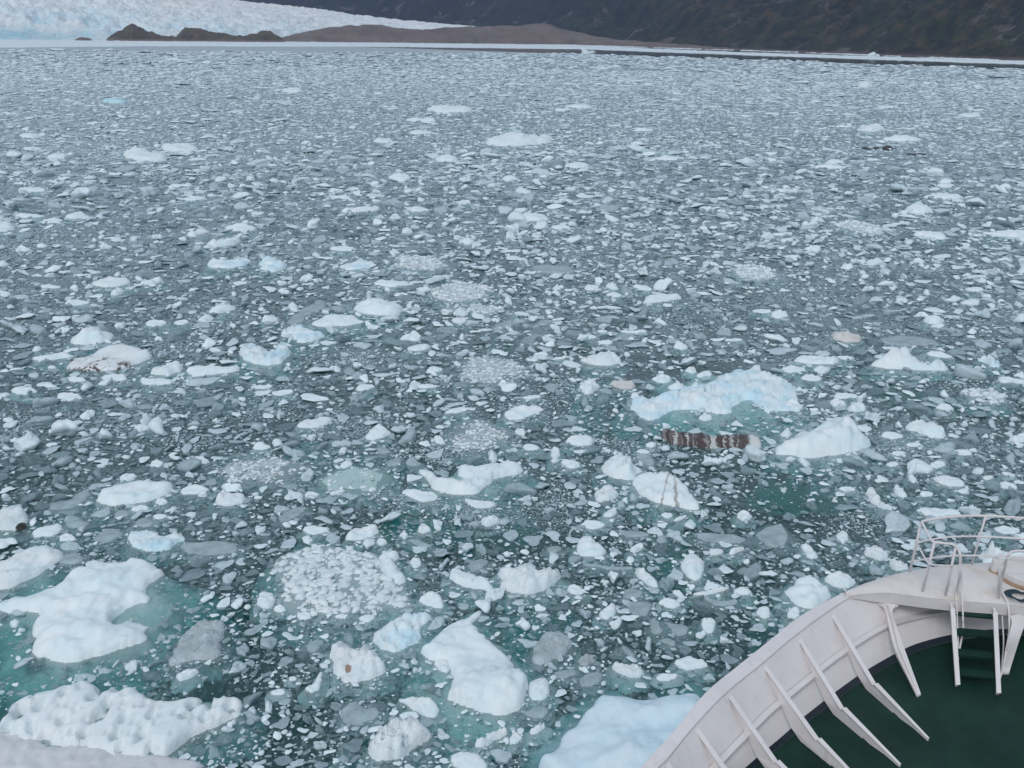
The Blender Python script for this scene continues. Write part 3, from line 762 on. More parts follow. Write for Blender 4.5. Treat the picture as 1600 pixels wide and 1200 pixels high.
    if st not in ('slush', 'frazil', 'cobble', 'raft', 'stripe', 'blue', 'pock'):
        cr = 1-np.abs(fbm(X*q*1.3+3, Y*q*2.0, sd+41, 4)); cr2 = 1-np.abs(fbm(X*q*3.1, Y*q*4.2+8, sd+43, 3))
        z = np.where(z > .02, z*(1-.42*np.clip(cr-.62, 0, 1)/.38*.8-.20*np.clip(cr2-.6, 0, 1)/.4), z)
        z = z+.035*min(size, 1.5)*fbm(X*3.3, Y*3.3, sd+45, 4)*np.clip(z/.15, 0, 1)
    z = np.where(d > 0, np.maximum(z, -.25 if st != 'pock' else -.6), z)
    for pxl in e.get('pits', ()):
        c0 = un(pxl[0], pxl[1])[:2]-o
        rr = np.hypot((X-c0[0])/pxl[2], (Y-c0[1])/pxl[3])+.25*hin
        z = z-(pxl[4] if len(pxl) > 4 else h+.25)*sstep(1, .35, rr)
    for ri in e.get('ridges', ()):
        (ax, ay), (bx, by), rw, rh = ri
        a = un(ax, ay)[:2]-o; b = un(bx, by)[:2]-o; v = b-a
        t = np.clip(((X-a[0])*v[0]+(Y-a[1])*v[1])/(v@v), 0, 1)
        z = z+rh*sstep(rw, 0, np.hypot(X-a[0]-t*v[0], Y-a[1]-t*v[1])+.2*rw*hin)*(d > 0)
    out = d <= 0
    z = np.where(out, -.02+d*(1.1 if h > .08 else .5)*(1+.4*lown), z+.012)
    # join the edge without a jump
    keep = d > -sk
    idm = -np.ones(X.shape, int)
    qk = keep[:-1, :-1] | keep[1:, :-1] | keep[:-1, 1:] | keep[1:, 1:]
    used = np.zeros(X.shape, bool)
    used[:-1, :-1] |= qk; used[1:, :-1] |= qk; used[:-1, 1:] |= qk; used[1:, 1:] |= qk
    idm[used] = np.arange(used.sum())
    V = np.stack((X[used], Y[used], z[used]), 1)
    ii, jj = np.nonzero(qk)
    Fq = np.stack((idm[ii, jj], idm[ii, jj+1], idm[ii+1, jj+1], idm[ii+1, jj]), 1)
    lump = None
    if st in ('slush', 'frazil', 'cobble', 'raft'):
        g0, g1, fill, nmax = {'slush': (.07, .20, .75, 1800), 'frazil': (.04, .11, .6, 2600), 'cobble': (.05, .17, .5, 900), 'raft': (.04, .12, .12, 160)}[st]
        rg = np.random.default_rng(sd); fs = max(1.0, slant/75) if st == 'slush' else max(1.0, slant/48)
        g0, g1 = g0*min(fs, 3), g1*min(fs, 3)
        area = (d > 0).sum()*cell*cy_; nl = int(min(nmax, fill*area/(math.pi*(.45*(g0+g1))**2)))
        cand = np.nonzero(((d > -.04*size) & (rg.random(d.shape) < .3+.7*sstep(-.04*size, .12*size, d))).ravel())[0]
        if nl > 5 and len(cand):
            pk = rg.choice(cand, nl); gx, gy = X.ravel()[pk]+rg.uniform(-.5, .5, nl)*cell, Y.ravel()[pk]+rg.uniform(-.5, .5, nl)*cy_
            gz = np.maximum(z.ravel()[pk], -.03)
            u, f = ico(1); gs = g0+(g1-g0)*rg.random(nl)**2.2
            an = rg.random(nl)*6.28; el = 1+.6*rg.random(nl)
            bx, by = u[:, 0][None]*(gs*el)[:, None], u[:, 1][None]*(gs/el)[:, None]
            jit = 1+.35*(rg.random((nl, len(u)))-.5)
            lv = np.stack(((bx*np.cos(an)[:, None]-by*np.sin(an)[:, None])*jit+gx[:, None], (bx*np.sin(an)[:, None]+by*np.cos(an)[:, None])*jit+gy[:, None],
                           u[:, 2][None]*(gs*.5)[:, None]*jit+(gz+gs*.12)[:, None]), 2).reshape(-1, 3)
            lf = (f[None]+(np.arange(nl)*len(u))[:, None, None]).reshape(-1, 3)
            n0 = len(V); nq = len(Fq)
            V = np.concatenate((V, lv)); Fq = np.concatenate((Fq[:, [0, 1, 2]], Fq[:, [0, 2, 3]], lf+n0)); lump = (2*nq, rg.random(nl) < .62, len(f))
    nm = {'slush': 'slush_raft', 'frazil': 'slush_patch', 'cobble': 'cobble_raft', 'raft': 'pebble_raft', 'sunk': 'awash_floe',
          'facet': 'ice_block', 'jumble': 'rubble_floe', 'rough': 'coarse_floe'}.get(st, 'ice_floe')
    if e['short'] and 'berg' in e['short'] and 'slush' not in e['short']: nm = 'iceberg'
    ob = link(nm, mesh_np(nm, V, Fq), M[{'pink': 'pink'}.get(st, st)], loc=(o[0], o[1], 0))
    if lump:
        ob.data.materials.append(M['lump'])
        mi = np.zeros(len(Fq), np.int32); mi[lump[0]:] = np.repeat(lump[1].astype(np.int32), lump[2]); ob.data.polygons.foreach_set('material_index', mi)
    e['size'] = size; e['Wm'] = ext[0]; e['asp'] = ext[0]/ext[1]; e['hh'] = h; e['ob'] = ob; e['c'] = (cx, cy); e['npx'] = (x1-x0)*(y1-y0)
    OCC_POLYS.append((L+o, 1.0))
    if e['shelf'] is not None:
        if e['shelf'] == 'auto':
            SP = L*np.array((1.14, 1.14))+np.array((0, -.07*ext[1])); dep0 = .10
        else:
            SP = chaikin([un(a, b, 0)[:2] for a, b in e['shelf']], 2)-o; dep0 = .22
        es = np.ptp(SP, 0); c2 = max(cell*1.8, math.sqrt(es[0]*es[1])/70)
        xs = np.arange(SP[:, 0].min()-1, SP[:, 0].max()+1, c2); ys = np.arange(SP[:, 1].min()-1, SP[:, 1].max()+1, c2)
        X, Y = np.meshgrid(xs, ys)
        wq = 1.2
        d = sdf(SP, X+.35*fbm(X*wq, Y*wq, sd+31, 3)*min(1, size/3), Y+.35*fbm(X*wq+3, Y*wq, sd+33, 3)*min(1, size/3))
        dm = d.max()
        t = np.clip(d/(.55*dm), 0, 1)
        z = -dep0*.45-.85*(1-t)**1.5*min(1, size/2.2)-.10*(fbm(X*.9, Y*.9, sd+35, 4)+.5)
        z = np.minimum(z, -.05)
        z = np.where(d < 0, z+d*1.3, z)
        k2 = d > -.9
        qk = k2[:-1, :-1] & k2[1:, :-1] & k2[:-1, 1:] & k2[1:, 1:]
        used = np.zeros(X.shape, bool)
        used[:-1, :-1] |= qk; used[1:, :-1] |= qk; used[:-1, 1:] |= qk; used[1:, 1:] |= qk
        idm = -np.ones(X.shape, int); idm[used] = np.arange(used.sum())
        ii, jj = np.nonzero(qk)
        if len(ii):
            sh = link('underwater_shelf', mesh_np('underwater_shelf', np.stack((X[used], Y[used], z[used]), 1),
                      np.stack((idm[ii, jj], idm[ii, jj+1], idm[ii+1, jj+1], idm[ii+1, jj]), 1)), M['shelf'], ob)
            if e['label']: sh['label'] = 'turquoise underwater shelf'
            OCC_POLYS.append((SP+o, .62))
# special features of single pieces
for e in ICE:
    if e['short'] == 'glowing blue berg':
        e['pits'] = [(188, 972, .30, .45), (240, 955, 1.2, 1.0, .36), (262, 925, .8, .6, .3)]
        e['ridges'] = [((120, 900), (240, 880), .8, .12), ((90, 1000), (190, 1010), .7, .10), ((60, 960), (170, 920), .8, .10)]
    if e['short'] == 'drowned floe':
        e['ridges'] = [((740, 1090), (800, 1070), 1.0, .30)]
    if e['short'] == 'dirt stained floe': e['ridges'] = [((175, 548), (225, 552), 1.2, .25)]
    if e['style'] == 'dirty' and e['short'] in ('pinkish floe', 'brown tinged pan'): e['style'] = 'pink'
for i, e in enumerate(ICE): floe(e, i)

# labels for the pieces that have none of their own: what they look like and the landmark they float beside
LM = [e for e in ICE if e['short']]
def looks(e):
    st = e['style']
    big = 'large' if e['npx'] > 2200 else 'medium' if e['npx'] > 700 else 'small' if e['npx'] > 260 else 'tiny'
    sh = {'sunk': 'wet grey slab awash', 'facet': 'angular white ice block', 'rough': 'coarse lumpy white floe', 'jumble': 'rubbly white floe',
          'speck': 'grey grainy floe', 'slush': 'grey slush raft', 'cobble': 'crushed ice raft'}.get(st)
    if sh is None:
        x0, y0 = np.min(e['poly'], 0); x1, y1 = np.max(e['poly'], 0); a = (x1-x0)/(y1-y0)
        sh = 'long low white floe' if a > 3.2 else 'rounded white chunk' if a < 2.1 else 'low white floe'
    return big+' '+sh
grp = {}
for e in ICE:
    if e['label']: continue
    best = min(LM, key=lambda q: math.hypot(q['c'][0]-e['c'][0], 1.6*(q['c'][1]-e['c'][1])))
    dx, dy = e['c'][0]-best['c'][0], e['c'][1]-best['c'][1]
    rel = ('behind' if dy < 0 else 'in front of') if abs(dy)*2.2 > abs(dx) else ('left of' if dx < 0 else 'right of')
    e['dist'] = math.hypot(dx, 1.6*dy)
    grp.setdefault((looks(e), rel, best['short']), []).append(e)
ORD = ['closest', 'second closest', 'third closest', 'fourth closest', 'fifth closest', 'sixth closest', 'seventh closest', 'eighth closest', 'ninth closest']
for (lk, rel, sh), es in grp.items():
    es.sort(key=lambda q: q['dist'])
    for k, e in enumerate(es):
        e['label'] = f"{lk} {rel} the {sh}" if len(es) == 1 else f"{lk} {rel} the {sh}, {ORD[k]} to it"
for e in ICE:
    e['ob']['kind'] = 'thing'
    cat = {'slush_raft': 'slush raft', 'slush_patch': 'slush patch', 'cobble_raft': 'ice raft', 'pebble_raft': 'ice raft', 'iceberg': 'iceberg',
           'awash_floe': 'ice slab', 'ice_block': 'ice block', 'rubble_floe': 'ice floe', 'coarse_floe': 'ice floe', 'ice_floe': 'ice floe'}[e['ob'].name.split('.')[0]]
    tag(e['ob'], e['label'], cat, {'iceberg': 'bergs among the brash ice', 'slush raft': 'rafts of fused slush', 'slush patch': 'patches of grainy slush',
        'ice raft': 'rafts of packed ice cobbles', 'ice slab': 'grey slabs awash in the brash ice', 'ice block': 'angular ice blocks in the brash', 'ice floe': 'white floes in the brash ice'}[cat])

# ------------------------------------------------------------------ ship outline (world), also keeps ice off the hull
ZR, ZD = 6.5, 5.5
OUT_PX = [(880, 1370), (940, 1278), (1000, 1200), (1050, 1145), (1102, 1082), (1150, 1042), (1200, 1002), (1252, 961), (1319, 925), (1375, 904), (1424, 892), (1469, 885), (1525, 880.5), (1600, 877), (1700, 874), (1800, 880), (1880, 895)]
OUTER = smooth_line([un(a, b, ZR) for a, b in OUT_PX], 5)

# ------------------------------------------------------------------ brash ice: every fragment too small or too many to be a thing of its own
def chunk_lib(sub, n, seed):
    u, f = ico(sub); r = np.random.default_rng(seed); out = []
    for k in range(n):
        m = r.integers(7, 13)
        nn = r.normal(size=(m, 3)); nn /= np.linalg.norm(nn, axis=1)[:, None]
        dd = r.uniform(.55, 1.0, m)
        dots = u@nn.T
        rad = np.where(dots > .05, dd/np.maximum(dots, .05), 9)
        p = 16.0 if k < n*.42 else 6.0                  # the first ones keep sharp edges, the rest are worn round
        rad = (np.sum(rad**-p, axis=1)+1e-9)**(-1/p); rad = np.minimum(rad, 1.35)
        an = np.arctan2(u[:, 1], u[:, 0]); ph = r.uniform(0, 6.28, 4); am = r.uniform(.04, .22, 3)
        rad = rad*(1+am[0]*np.sin(2*an+ph[0])+am[1]*np.sin(3*an+ph[1])+.5*am[2]*np.sin(5*an+ph[2])+.12*np.sin(3*u[:, 2]+ph[3]))
        v = u*rad[:, None]; v /= np.abs(v[:, :2]).max()
        out.append(v.astype(np.float32))
    return out, f
LIBS = [chunk_lib(0, 40, 1), chunk_lib(1, 48, 2), chunk_lib(2, 48, 3)]
RES = .0013; A0, A1 = -.70, .70; L0, L1 = math.log(14.0), math.log(900.0)
NA, NL = int((A1-A0)/RES), int((L1-L0)/RES)
occ = np.zeros((NL, NA), bool)
def cells(P, marg=0):
    az = np.arctan2(P[:, 0], P[:, 1]); lr = np.log(np.hypot(P[:, 0], P[:, 1]))
    a, b = int((az.min()-A0)/RES)-marg, int((az.max()-A0)/RES)+marg+1
    c, d = int((lr.min()-L0)/RES)-marg, int((lr.max()-L0)/RES)+marg+1
    a, b, c, d = max(a, 0), min(b, NA), max(c, 0), min(d, NL)
    return a, b, c, d
shelf_m = np.zeros((NL, NA), bool)
for P, s_ in OCC_POLYS:
    a, b, c, d = cells(P)
    if b <= a or d <= c: continue
    az = A0+(np.arange(a, b)+.5)*RES; r = np.exp(L0+(np.arange(c, d)+.5)*RES)
    AZ, RR = np.meshgrid(az, r)
    ins = sdf(P, RR*np.sin(AZ), RR*np.cos(AZ)) > (0 if s_ == 1 else .1)
    if s_ == 1: occ[c:d, a:b] |= ins
    else: shelf_m[c:d, a:b] |= ins
az = A0+(np.arange(NA)+.5)*RES; r = np.exp(L0+(np.arange(NL)+.5)*RES)
AZ, RR = np.meshgrid(az, r)
WX, WY = (RR*np.sin(AZ)).astype(np.float32), (RR*np.cos(AZ)).astype(np.float32)
# density of the brash: leads of open water, the edge of the pack, dark pools
def pack_edge(azm):
    """distance of the pack's far edge by bearing"""
    return np.minimum(845.4/(np.cos(azm)-.367*np.sin(azm)), 916/(np.cos(azm)+1.104*np.sin(azm)))
dens = np.ones((NL, NA), np.float32)
dens *= (RR < pack_edge(AZ)+25*fbm(AZ[0]*60, AZ[0]*7, 3, 3)[None])
for (x_, y_, rx, ry, k_) in ((1232, 792, 75, 50, .75), (315, 1082, 62, 34, .85), (225, 1068, 60, 16, .6), (1370, 232, 26, 2.2, 1), (1418, 240, 24, 1.6, .9), (1020, 558, 32, 9, .85), (1470, 210, 10, 2, 1),
                             (990, 590, 20, 15, .7), (30, 1110, 40, 22, .8), (560, 515, 50, 8, .5), (870, 855, 60, 14, .5), (420, 905, 18, 20, .8), (440, 1085, 45, 22, .55), (610, 1085, 20, 20, .7), (155, 735, 40, 22, .5), (500, 610, 60, 22, .35),
                             (1000, 460, 25, 6, .6), (445, 700, 60, 12, .4), (790, 830, 40, 15, .45), (1250, 1060, 40, 40, .4), (925, 970, 50, 20, .4), (215, 515, 20, 8, .6), (330, 465, 22, 5, .7), (780, 776, 35, 8, .6), (885, 710, 10, 8, .9), (950, 1010, 30, 20, .6)):
    g = un(x_, y_); gx = un(x_+rx, y_); gy1, gy0 = un(x_, y_-ry), un(x_, y_+ry)
    ax_, ay_ = abs(gx[0]-g[0]), abs(gy1[1]-gy0[1])/2; my = (gy1[1]+gy0[1])/2
    a, b, c, d = cells(np.array([(g[0]+u*ax_*1.6, my+v*ay_*1.6) for u in (-1, 0, 1) for v in (-1, 1)]))
    wx_, wy_ = WX[c:d, a:b], WY[c:d, a:b]
    q = ((wx_-g[0])/ax_)**2+((wy_-my)/ay_)**2
    q = q*(1+.5*fbm(wx_*1.5/ax_, wy_*1.5/ax_, 77, 3))
    dens[c:d, a:b] *= 1-k_*np.clip(1.6-q, 0, 1)
slush_w = np.zeros((NL, NA), np.float32)
for (x_, y_, rx, ry) in ((760, 800, 75, 36), (45, 385, 60, 34), (1090, 492, 75, 22), (540, 662, 60, 26), (660, 708, 60, 22), (1530, 615, 60, 25), (30, 660, 70, 30), (845, 640, 60, 22), (250, 545, 60, 12), (860, 790, 40, 36), (420, 640, 50, 20), (630, 780, 60, 20), (990, 700, 60, 20),
                         (1400, 700, 70, 25), (330, 500, 60, 14), (540, 560, 70, 14), (1250, 460, 70, 14), (700, 470, 60, 10), (900, 600, 40, 15), (300, 690, 60, 14), (1320, 815, 60, 20)):
    g = un(x_, y_); gx = un(x_+rx, y_); gy1, gy0 = un(x_, y_-ry), un(x_, y_+ry)
    ax_, ay_ = abs(gx[0]-g[0]), abs(gy1[1]-gy0[1])/2; my = (gy1[1]+gy0[1])/2
    a, b, c, d = cells(np.array([(g[0]+u*ax_*1.4, my+v*ay_*1.4) for u in (-1, 0, 1) for v in (-1, 1)]))
    q = ((WX[c:d, a:b]-g[0])/ax_)**2+((WY[c:d, a:b]-my)/ay_)**2
    slush_w[c:d, a:b] = np.maximum(slush_w[c:d, a:b], np.clip(1.3-q, 0, 1))
# keep the hull clear
HP = np.array([p[:2] for p in OUTER]+[(40, 10), (40, -5), (-2, -5)]); HP = HP*1.0
hull_in = np.zeros((NL, NA), bool)
sel = RR < 40
hull_in[sel] = sdf(HP, WX[sel]-.9, WY[sel]+.9) > 0
occ |= hull_in
big_n = fbm(WX*.11, WY*.11, 41, 3)
dens *= np.clip(.93+.5*fbm(WX*.05+30, WY*.035, 47, 3), .45, 1).astype(np.float32)
pieces = []   # r, az, radius, kind
def throw(s_lo, s_hi, cover, tries, far=1.0, rmin=0, rmax=1e9, over=.0):
    """dart throwing in bearing and log distance, where a fragment keeps its shape"""
    ok = np.nonzero((r >= rmin) & (r < rmax))[0]
    if len(ok) == 0: return
    i0, i1 = ok[0], ok[-1]
    target = cover*(i1-i0)*NA; done = 0.0
    I = RNG.integers(i0, i1+1, tries); J = RNG.integers(0, NA, tries)
    U = RNG.random(tries); Q = RNG.random(tries); T = RNG.random(tries)
    for k in range(tries):
        i, j = int(I[k]), int(J[k])
        dn = dens[i, j]
        if shelf_m[i, j]: dn *= .24
        if slush_w[i, j] > .2 and s_lo > .0024: dn *= .35
        if U[k] > dn or occ[i, j]: continue
        s = s_lo+(s_hi-s_lo)*Q[k]**2.0
        m = max(1, int(s*.80/RES))
        a, b, c, d = max(i-m, 0), i+m+1, max(j-m, 0), j+m+1
        w = occ[a:b, c:d]
        if w.size == 0: continue
        if m <= 1:
            if w.sum() > 2+over*4: continue
        elif w.sum() > (.06+over)*w.size: continue
        m2 = max(1, int(s*.72/RES)); occ[max(i-m2, 0):i+m2+1, max(j-m2, 0):j+m2+1] = True
        pieces.append((r[i], az[j]+(T[k]-.5)*RES, s*r[i]))
        done += math.pi*(s/RES)**2
        if done > target: break
throw(.0125, .0190, .06, 6000, rmax=55)
throw(.0085, .0130, .19, 16000, rmax=60)
throw(.0080, .0125, .10, 12000, rmin=60, rmax=150, over=.05)
throw(.0056, .0088, .20, 60000, rmax=150, over=.10)
throw(.0050, .0100, .12, 24000, rmin=150, over=.1)
throw(.0038, .0057, .15, 90000, rmax=150, over=.14)
throw(.0025, .0038, .10, 110000, rmax=150, over=.18)
throw(.0024, .0046, .27, 130000, rmin=150, over=.12)
throw(.0013, .0024, .20, 190000, rmin=110, rmax=480, over=.3)
throw(.0015, .0025, .06, 70000, rmax=110, over=.2)
n_big = len(pieces)
# granules of the slush patches and grains between the fragments
w = (slush_w*.9+.10*np.clip(big_n+.6, 0, 1))*dens*(r[:, None] < 120)*(~occ)*(~shelf_m)
flat = np.cumsum(w.ravel()); ng = 20000
pick = np.searchsorted(flat, RNG.random(ng)*flat[-1])
pi_, pj = np.unravel_index(np.minimum(pick, NL*NA-1), (NL, NA))
PR = np.array([p[0] for p in pieces]+[0]*0); PA = np.array([p[1] for p in pieces]); PS = np.array([p[2] for p in pieces])
gr = r[pi_]; ga = az[pj]+(RNG.random(ng)-.5)*RES; gs = gr*(.0006+.0013*RNG.random(ng)**2)
PR = np.concatenate((PR, gr)); PA = np.concatenate((PA, ga)); PS = np.concatenate((PS, gs))
# far beyond the leads: loose floes along the shore strip are built with it below
N = len(PR)
ang = PS/PR
isg = np.arange(N) >= n_big
lod = np.where(ang > .0058, 2, np.where(ang > .0021, 1, 0)); lod[(PR > 200) & (lod == 2)] = 1; lod[(PR > 150) & (ang < .0048)] = 0
x, y = PR*np.sin(PA), PR*np.cos(PA)
slush_loc = slush_w[np.clip(((np.log(PR)-L0)/RES).astype(int), 0, NL-1), np.clip(((PA-A0)/RES).astype(int), 0, NA-1)]
kind = RNG.random(N)
plate = (kind < np.where(ang > .006, .62, .36)) & ~isg
patch = fbm(x*.05+7, y*.05, 91, 3)
u_ = RNG.random(N)
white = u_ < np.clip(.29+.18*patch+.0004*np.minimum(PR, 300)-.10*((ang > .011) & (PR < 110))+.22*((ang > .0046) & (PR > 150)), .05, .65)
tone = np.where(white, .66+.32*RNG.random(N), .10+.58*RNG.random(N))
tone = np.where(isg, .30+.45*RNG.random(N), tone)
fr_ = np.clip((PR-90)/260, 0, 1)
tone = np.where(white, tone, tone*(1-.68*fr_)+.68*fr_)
zs = np.where(plate, .10+.14*RNG.random(N), .34+.34*RNG.random(N))
zs = np.where(white & ~plate, zs*1.12, zs)
zs = zs*(1-.62*np.clip((PR-60)/200, 0, 1))*np.where((PR > 150) & (ang > .005), .5, 1)
elong = 1+.75*RNG.random(N)**1.5
rot = RNG.random(N)*6.2832+.0
tilt_a = np.where(plate, RNG.normal(0, .13, N), RNG.normal(0, .25, N)); tilt_d = RNG.random(N)*6.2832; tilt_a = tilt_a*(1-.75*np.clip((PR-50)/150, 0, 1))
free = np.where(white, .28+.45*RNG.random(N), .02+.30*RNG.random(N))      # how far its middle stands out, in half-thicknesses
VV, FF, TT, SM = [], [], [], []; base = 0
for L_ in (0, 1, 2):
    lib, fc = LIBS[L_]
    sel = np.nonzero(lod == L_)[0]
    if len(sel) == 0: continue
    which = RNG.integers(0, len(lib), len(sel))
    B = np.stack(lib)[which]                                   # n, nv, 3
    s = PS[sel][:, None]
    bx = B[:, :, 0]*s*np.sqrt(elong[sel])[:, None]; by = B[:, :, 1]*s/np.sqrt(elong[sel])[:, None]; bz = B[:, :, 2]*s*zs[sel][:, None]
    ca, sa = np.cos(rot[sel])[:, None], np.sin(rot[sel])[:, None]
    X_, Y_ = bx*ca-by*sa, bx*sa+by*ca
    td = tilt_d[sel][:, None]; tl = np.tan(np.clip(tilt_a[sel], -.6, .6))[:, None]
    Z_ = bz+(X_*np.cos(td)+Y_*np.sin(td))*tl
    Z_ = Z_+(free[sel]*zs[sel]*PS[sel])[:, None]
    V = np.stack((X_+x[sel][:, None], Y_+y[sel][:, None], Z_), 2).reshape(-1, 3)
    nv = B.shape[1]
    Fz = (fc[None]+(np.arange(len(sel))*nv)[:, None, None]).reshape(-1, 3)+base
    VV.append(V); FF.append(Fz); TT.append(np.repeat(tone[sel], nv)); base += len(V)
    SM.append(np.repeat(which >= len(lib)*.42, len(fc)))
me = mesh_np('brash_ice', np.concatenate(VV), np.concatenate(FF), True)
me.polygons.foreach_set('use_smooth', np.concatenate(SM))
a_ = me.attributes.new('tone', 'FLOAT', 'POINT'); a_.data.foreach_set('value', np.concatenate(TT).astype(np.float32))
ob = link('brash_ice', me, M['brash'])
tag(ob, 'small loose brash ice fragments filling the water between the floes', 'brash ice', None, 'stuff')
print('brash fragments', N, 'granules', ng, 'faces', len(me.polygons))

# ------------------------------------------------------------------ water and sea bed
n = NT('glacial_water'); p = n.pos()
wav = n.math('ADD', n.noise(n.mapping(p, (1, 1, 1)), .55, 4, .5), n.math('MULTIPLY', n.noise(p, 3.0, 4, .5), .22))
nb = n.bump(wav, .35, .10)
fr = n.n('ShaderNodeFresnel'); fr.inputs['IOR'].default_value = 1.33; n.l(nb, fr.inputs['Normal'])
gl = n.n('ShaderNodeBsdfGlossy'); gl.inputs['Roughness'].default_value = .09; gl.inputs['Color'].default_value = (1, 1, 1, 1); n.l(nb, gl.inputs['Normal'])
tr = n.n('ShaderNodeBsdfTransparent')
# frazil: grease ice and fine crystals floating at the surface in drifting patches
pat = n.ramp(n.noise(n.mapping(p, (1, .8, 1)), .10, 6, .62, .6), [(.40, 0), (.64, 1)])
gra = n.ramp(n.voro(n.mapping(p), 9.0), [(.12, 1), (.42, 0)])
gra2 = n.ramp(n.noise(p, 5.0, 6, .72), [(.42, 0), (.62, 1)])
vl = n.n('ShaderNodeVectorMath', operation='LENGTH'); n.l(p, vl.inputs[0])
out_ = n.ramp(n.math('DIVIDE', vl.outputs['Value'], 1000), [(.035, .03), (.07, .36), (.15, .9), (.3, 1)])
ps = n.n('ShaderNodeSeparateXYZ'); n.l(p, ps.inputs[0])
e1 = n.math('SUBTRACT', n.math('ADD', n.math('MULTIPLY', ps.outputs[0], .367), 835.0), ps.outputs[1])
e2 = n.math('SUBTRACT', n.math('ADD', n.math('MULTIPLY', ps.outputs[0], -1.104), 902.0), ps.outputs[1])
inside = n.ramp(n.math('DIVIDE', n.math('MINIMUM', e1, e2), 30), [(0, 0), (1, 1)])
cov = n.math('MULTIPLY', n.math('ADD', n.math('MULTIPLY', gra, .45), n.math('MULTIPLY', gra2, .85)), n.math('ADD', n.math('MULTIPLY', pat, .48), out_))
cov = n.math('MULTIPLY', n.math('MINIMUM', cov, .92), inside)
df = n.n('ShaderNodeBsdfDiffuse'); df.inputs['Color'].default_value = (.50, .63, .70, 1)
silt = n.n('ShaderNodeBsdfDiffuse'); silt.inputs['Color'].default_value = (.015, .155, .16, 1)
m0 = n.n('ShaderNodeMixShader'); m0.inputs[0].default_value = .22; n.l(tr.outputs[0], m0.inputs[1]); n.l(silt.outputs[0], m0.inputs[2])
m1 = n.n('ShaderNodeMixShader'); n.l(fr.outputs[0], m1.inputs[0]); n.l(m0.outputs[0], m1.inputs[1]); n.l(gl.outputs[0], m1.inputs[2])
m2 = n.n('ShaderNodeMixShader'); n.l(cov, m2.inputs[0]); n.l(m1.outputs[0], m2.inputs[1]); n.l(df.outputs[0], m2.inputs[2])
va = n.n('ShaderNodeVolumeAbsorption'); va.inputs['Color'].default_value = (.12, .79, .77, 1); va.inputs['Density'].default_value = .95
WATER = n.done(m2.outputs[0], va.outputs[0])
mb = MB(); a, b, c, d = -2600, 2600, -150, 4200
mb.add([(a, c, -7), (b, c, -7), (b, d, -7), (a, d, -7), (a, c, 0), (b, c, 0), (b, d, 0), (a, d, 0)],
       [(3, 2, 1, 0), (4, 5, 6, 7), (0, 1, 5, 4), (1, 2, 6, 5), (2, 3, 7, 6), (3, 0, 4, 7)])
tag(mb.build('water', WATER), None, None, None, 'structure')
n = NT('silt_bed'); c_ = n.pos()
BED = n.done(n.bsdf(n.mix(n.noise(c_, .3, 4), (.20, .24, .22), (.30, .33, .30)), .9))
xs = np.linspace(-2500, 2500, 60); ys = np.linspace(-140, 4100, 60)
X, Y = np.meshgrid(xs, ys); Zb = -3.2+.5*fbm(X*.02, Y*.02, 5, 3)
ii = np.arange(60*60).reshape(60, 60)
tag(link('seabed', mesh_np('seabed', np.stack((X, Y, Zb), 2).reshape(-1, 3), np.stack((ii[:-1, :-1], ii[:-1, 1:], ii[1:, 1:], ii[1:, :-1]), 2).reshape(-1, 4)), BED), None, None, None, 'structure')

# ------------------------------------------------------------------ far shore
def grid_mesh(name, X, Y, Z, mat, kind=None):
    h_, w_ = X.shape; ii = np.arange(h_*w_).reshape(h_, w_)
    o = link(name, mesh_np(name, np.stack((X, Y, Z), 2).reshape(-1, 3), np.stack((ii[:-1, :-1], ii[:-1, 1:], ii[1:, 1:], ii[1:, :-1]), 2).reshape(-1, 4)), mat)
    if kind: o['kind'] = kind
    return o
def shore_r(azm):
    return np.interp(azm, [-.60, -.455, -.30, -.065, .056, .13, .232, .34, .447, .6, .8], [1300, 1330, 1395, 1440, 1500, 1330, 1185, 1030, 905, 800, 720])
# strips of pack ice along the far shore
n = NT('shore_ice'); p = n.pos()
SH = n.done(n.bsdf(n.mix(n.ramp(n.noise(n.mapping(p, (.3, .05, 1)), .6, 6, .65), [(.35, 0), (.65, 1)]), (.80, .86, .89), (.62, .72, .77)), .6, n.bump(n.noise(p, .6, 5, .6), .6, .4)))
VV, FF = [], []; base = 0
azs = np.linspace(-.62, .68, 520)
def strip(f0, f1, seed, hmax, gap=None):
    global base
    t = np.linspace(0, 1, 22)[:, None]
    r0, r1 = f0(azs)[None], f1(azs)[None]
    RR_ = r0+(r1-r0)*t+6*fbm(np.repeat(azs[None]*50, 22, 0), t*3+np.zeros_like(azs[None]), seed, 3)
    Z = .25+hmax*np.clip(fbm(RR_*.11, np.repeat(azs[None]*420, 22, 0), seed+1, 4)+.25, 0, 2)
    Z *= sstep(0, .08, t)*sstep(1, .92, t)
    Z -= .3*(1-sstep(0, .06, t)*sstep(1, .94, t))
    if gap is not None: Z = np.where(gap(RR_, np.repeat(azs[None], 22, 0)), -.4, Z)
    XX, YY = RR_*np.sin(azs[None]), RR_*np.cos(azs[None])
    ii = np.arange(22*len(azs)).reshape(22, -1)+base
    VV.append(np.stack((XX, YY, Z), 2).reshape(-1, 3)); FF.append(np.stack((ii[:-1, :-1], ii[:-1, 1:], ii[1:, 1:], ii[1:, :-1]), 2).reshape(-1, 4)); base += 22*len(azs)
lead = lambda a: np.interp(a, [-.6, -.46, -.34, -.12, .06, .23, .45, .6], [20, 60, 175, 270, 235, 160, 120, 100])
strip(lambda a: pack_edge(a)+lead(a), lambda a: np.where(a < .05, shore_r(a)+10, pack_edge(a)+lead(a)+np.interp(a, [.05, .12, .2, .45, .6], [430, 220, 150, 110, 90])), 301, .5)
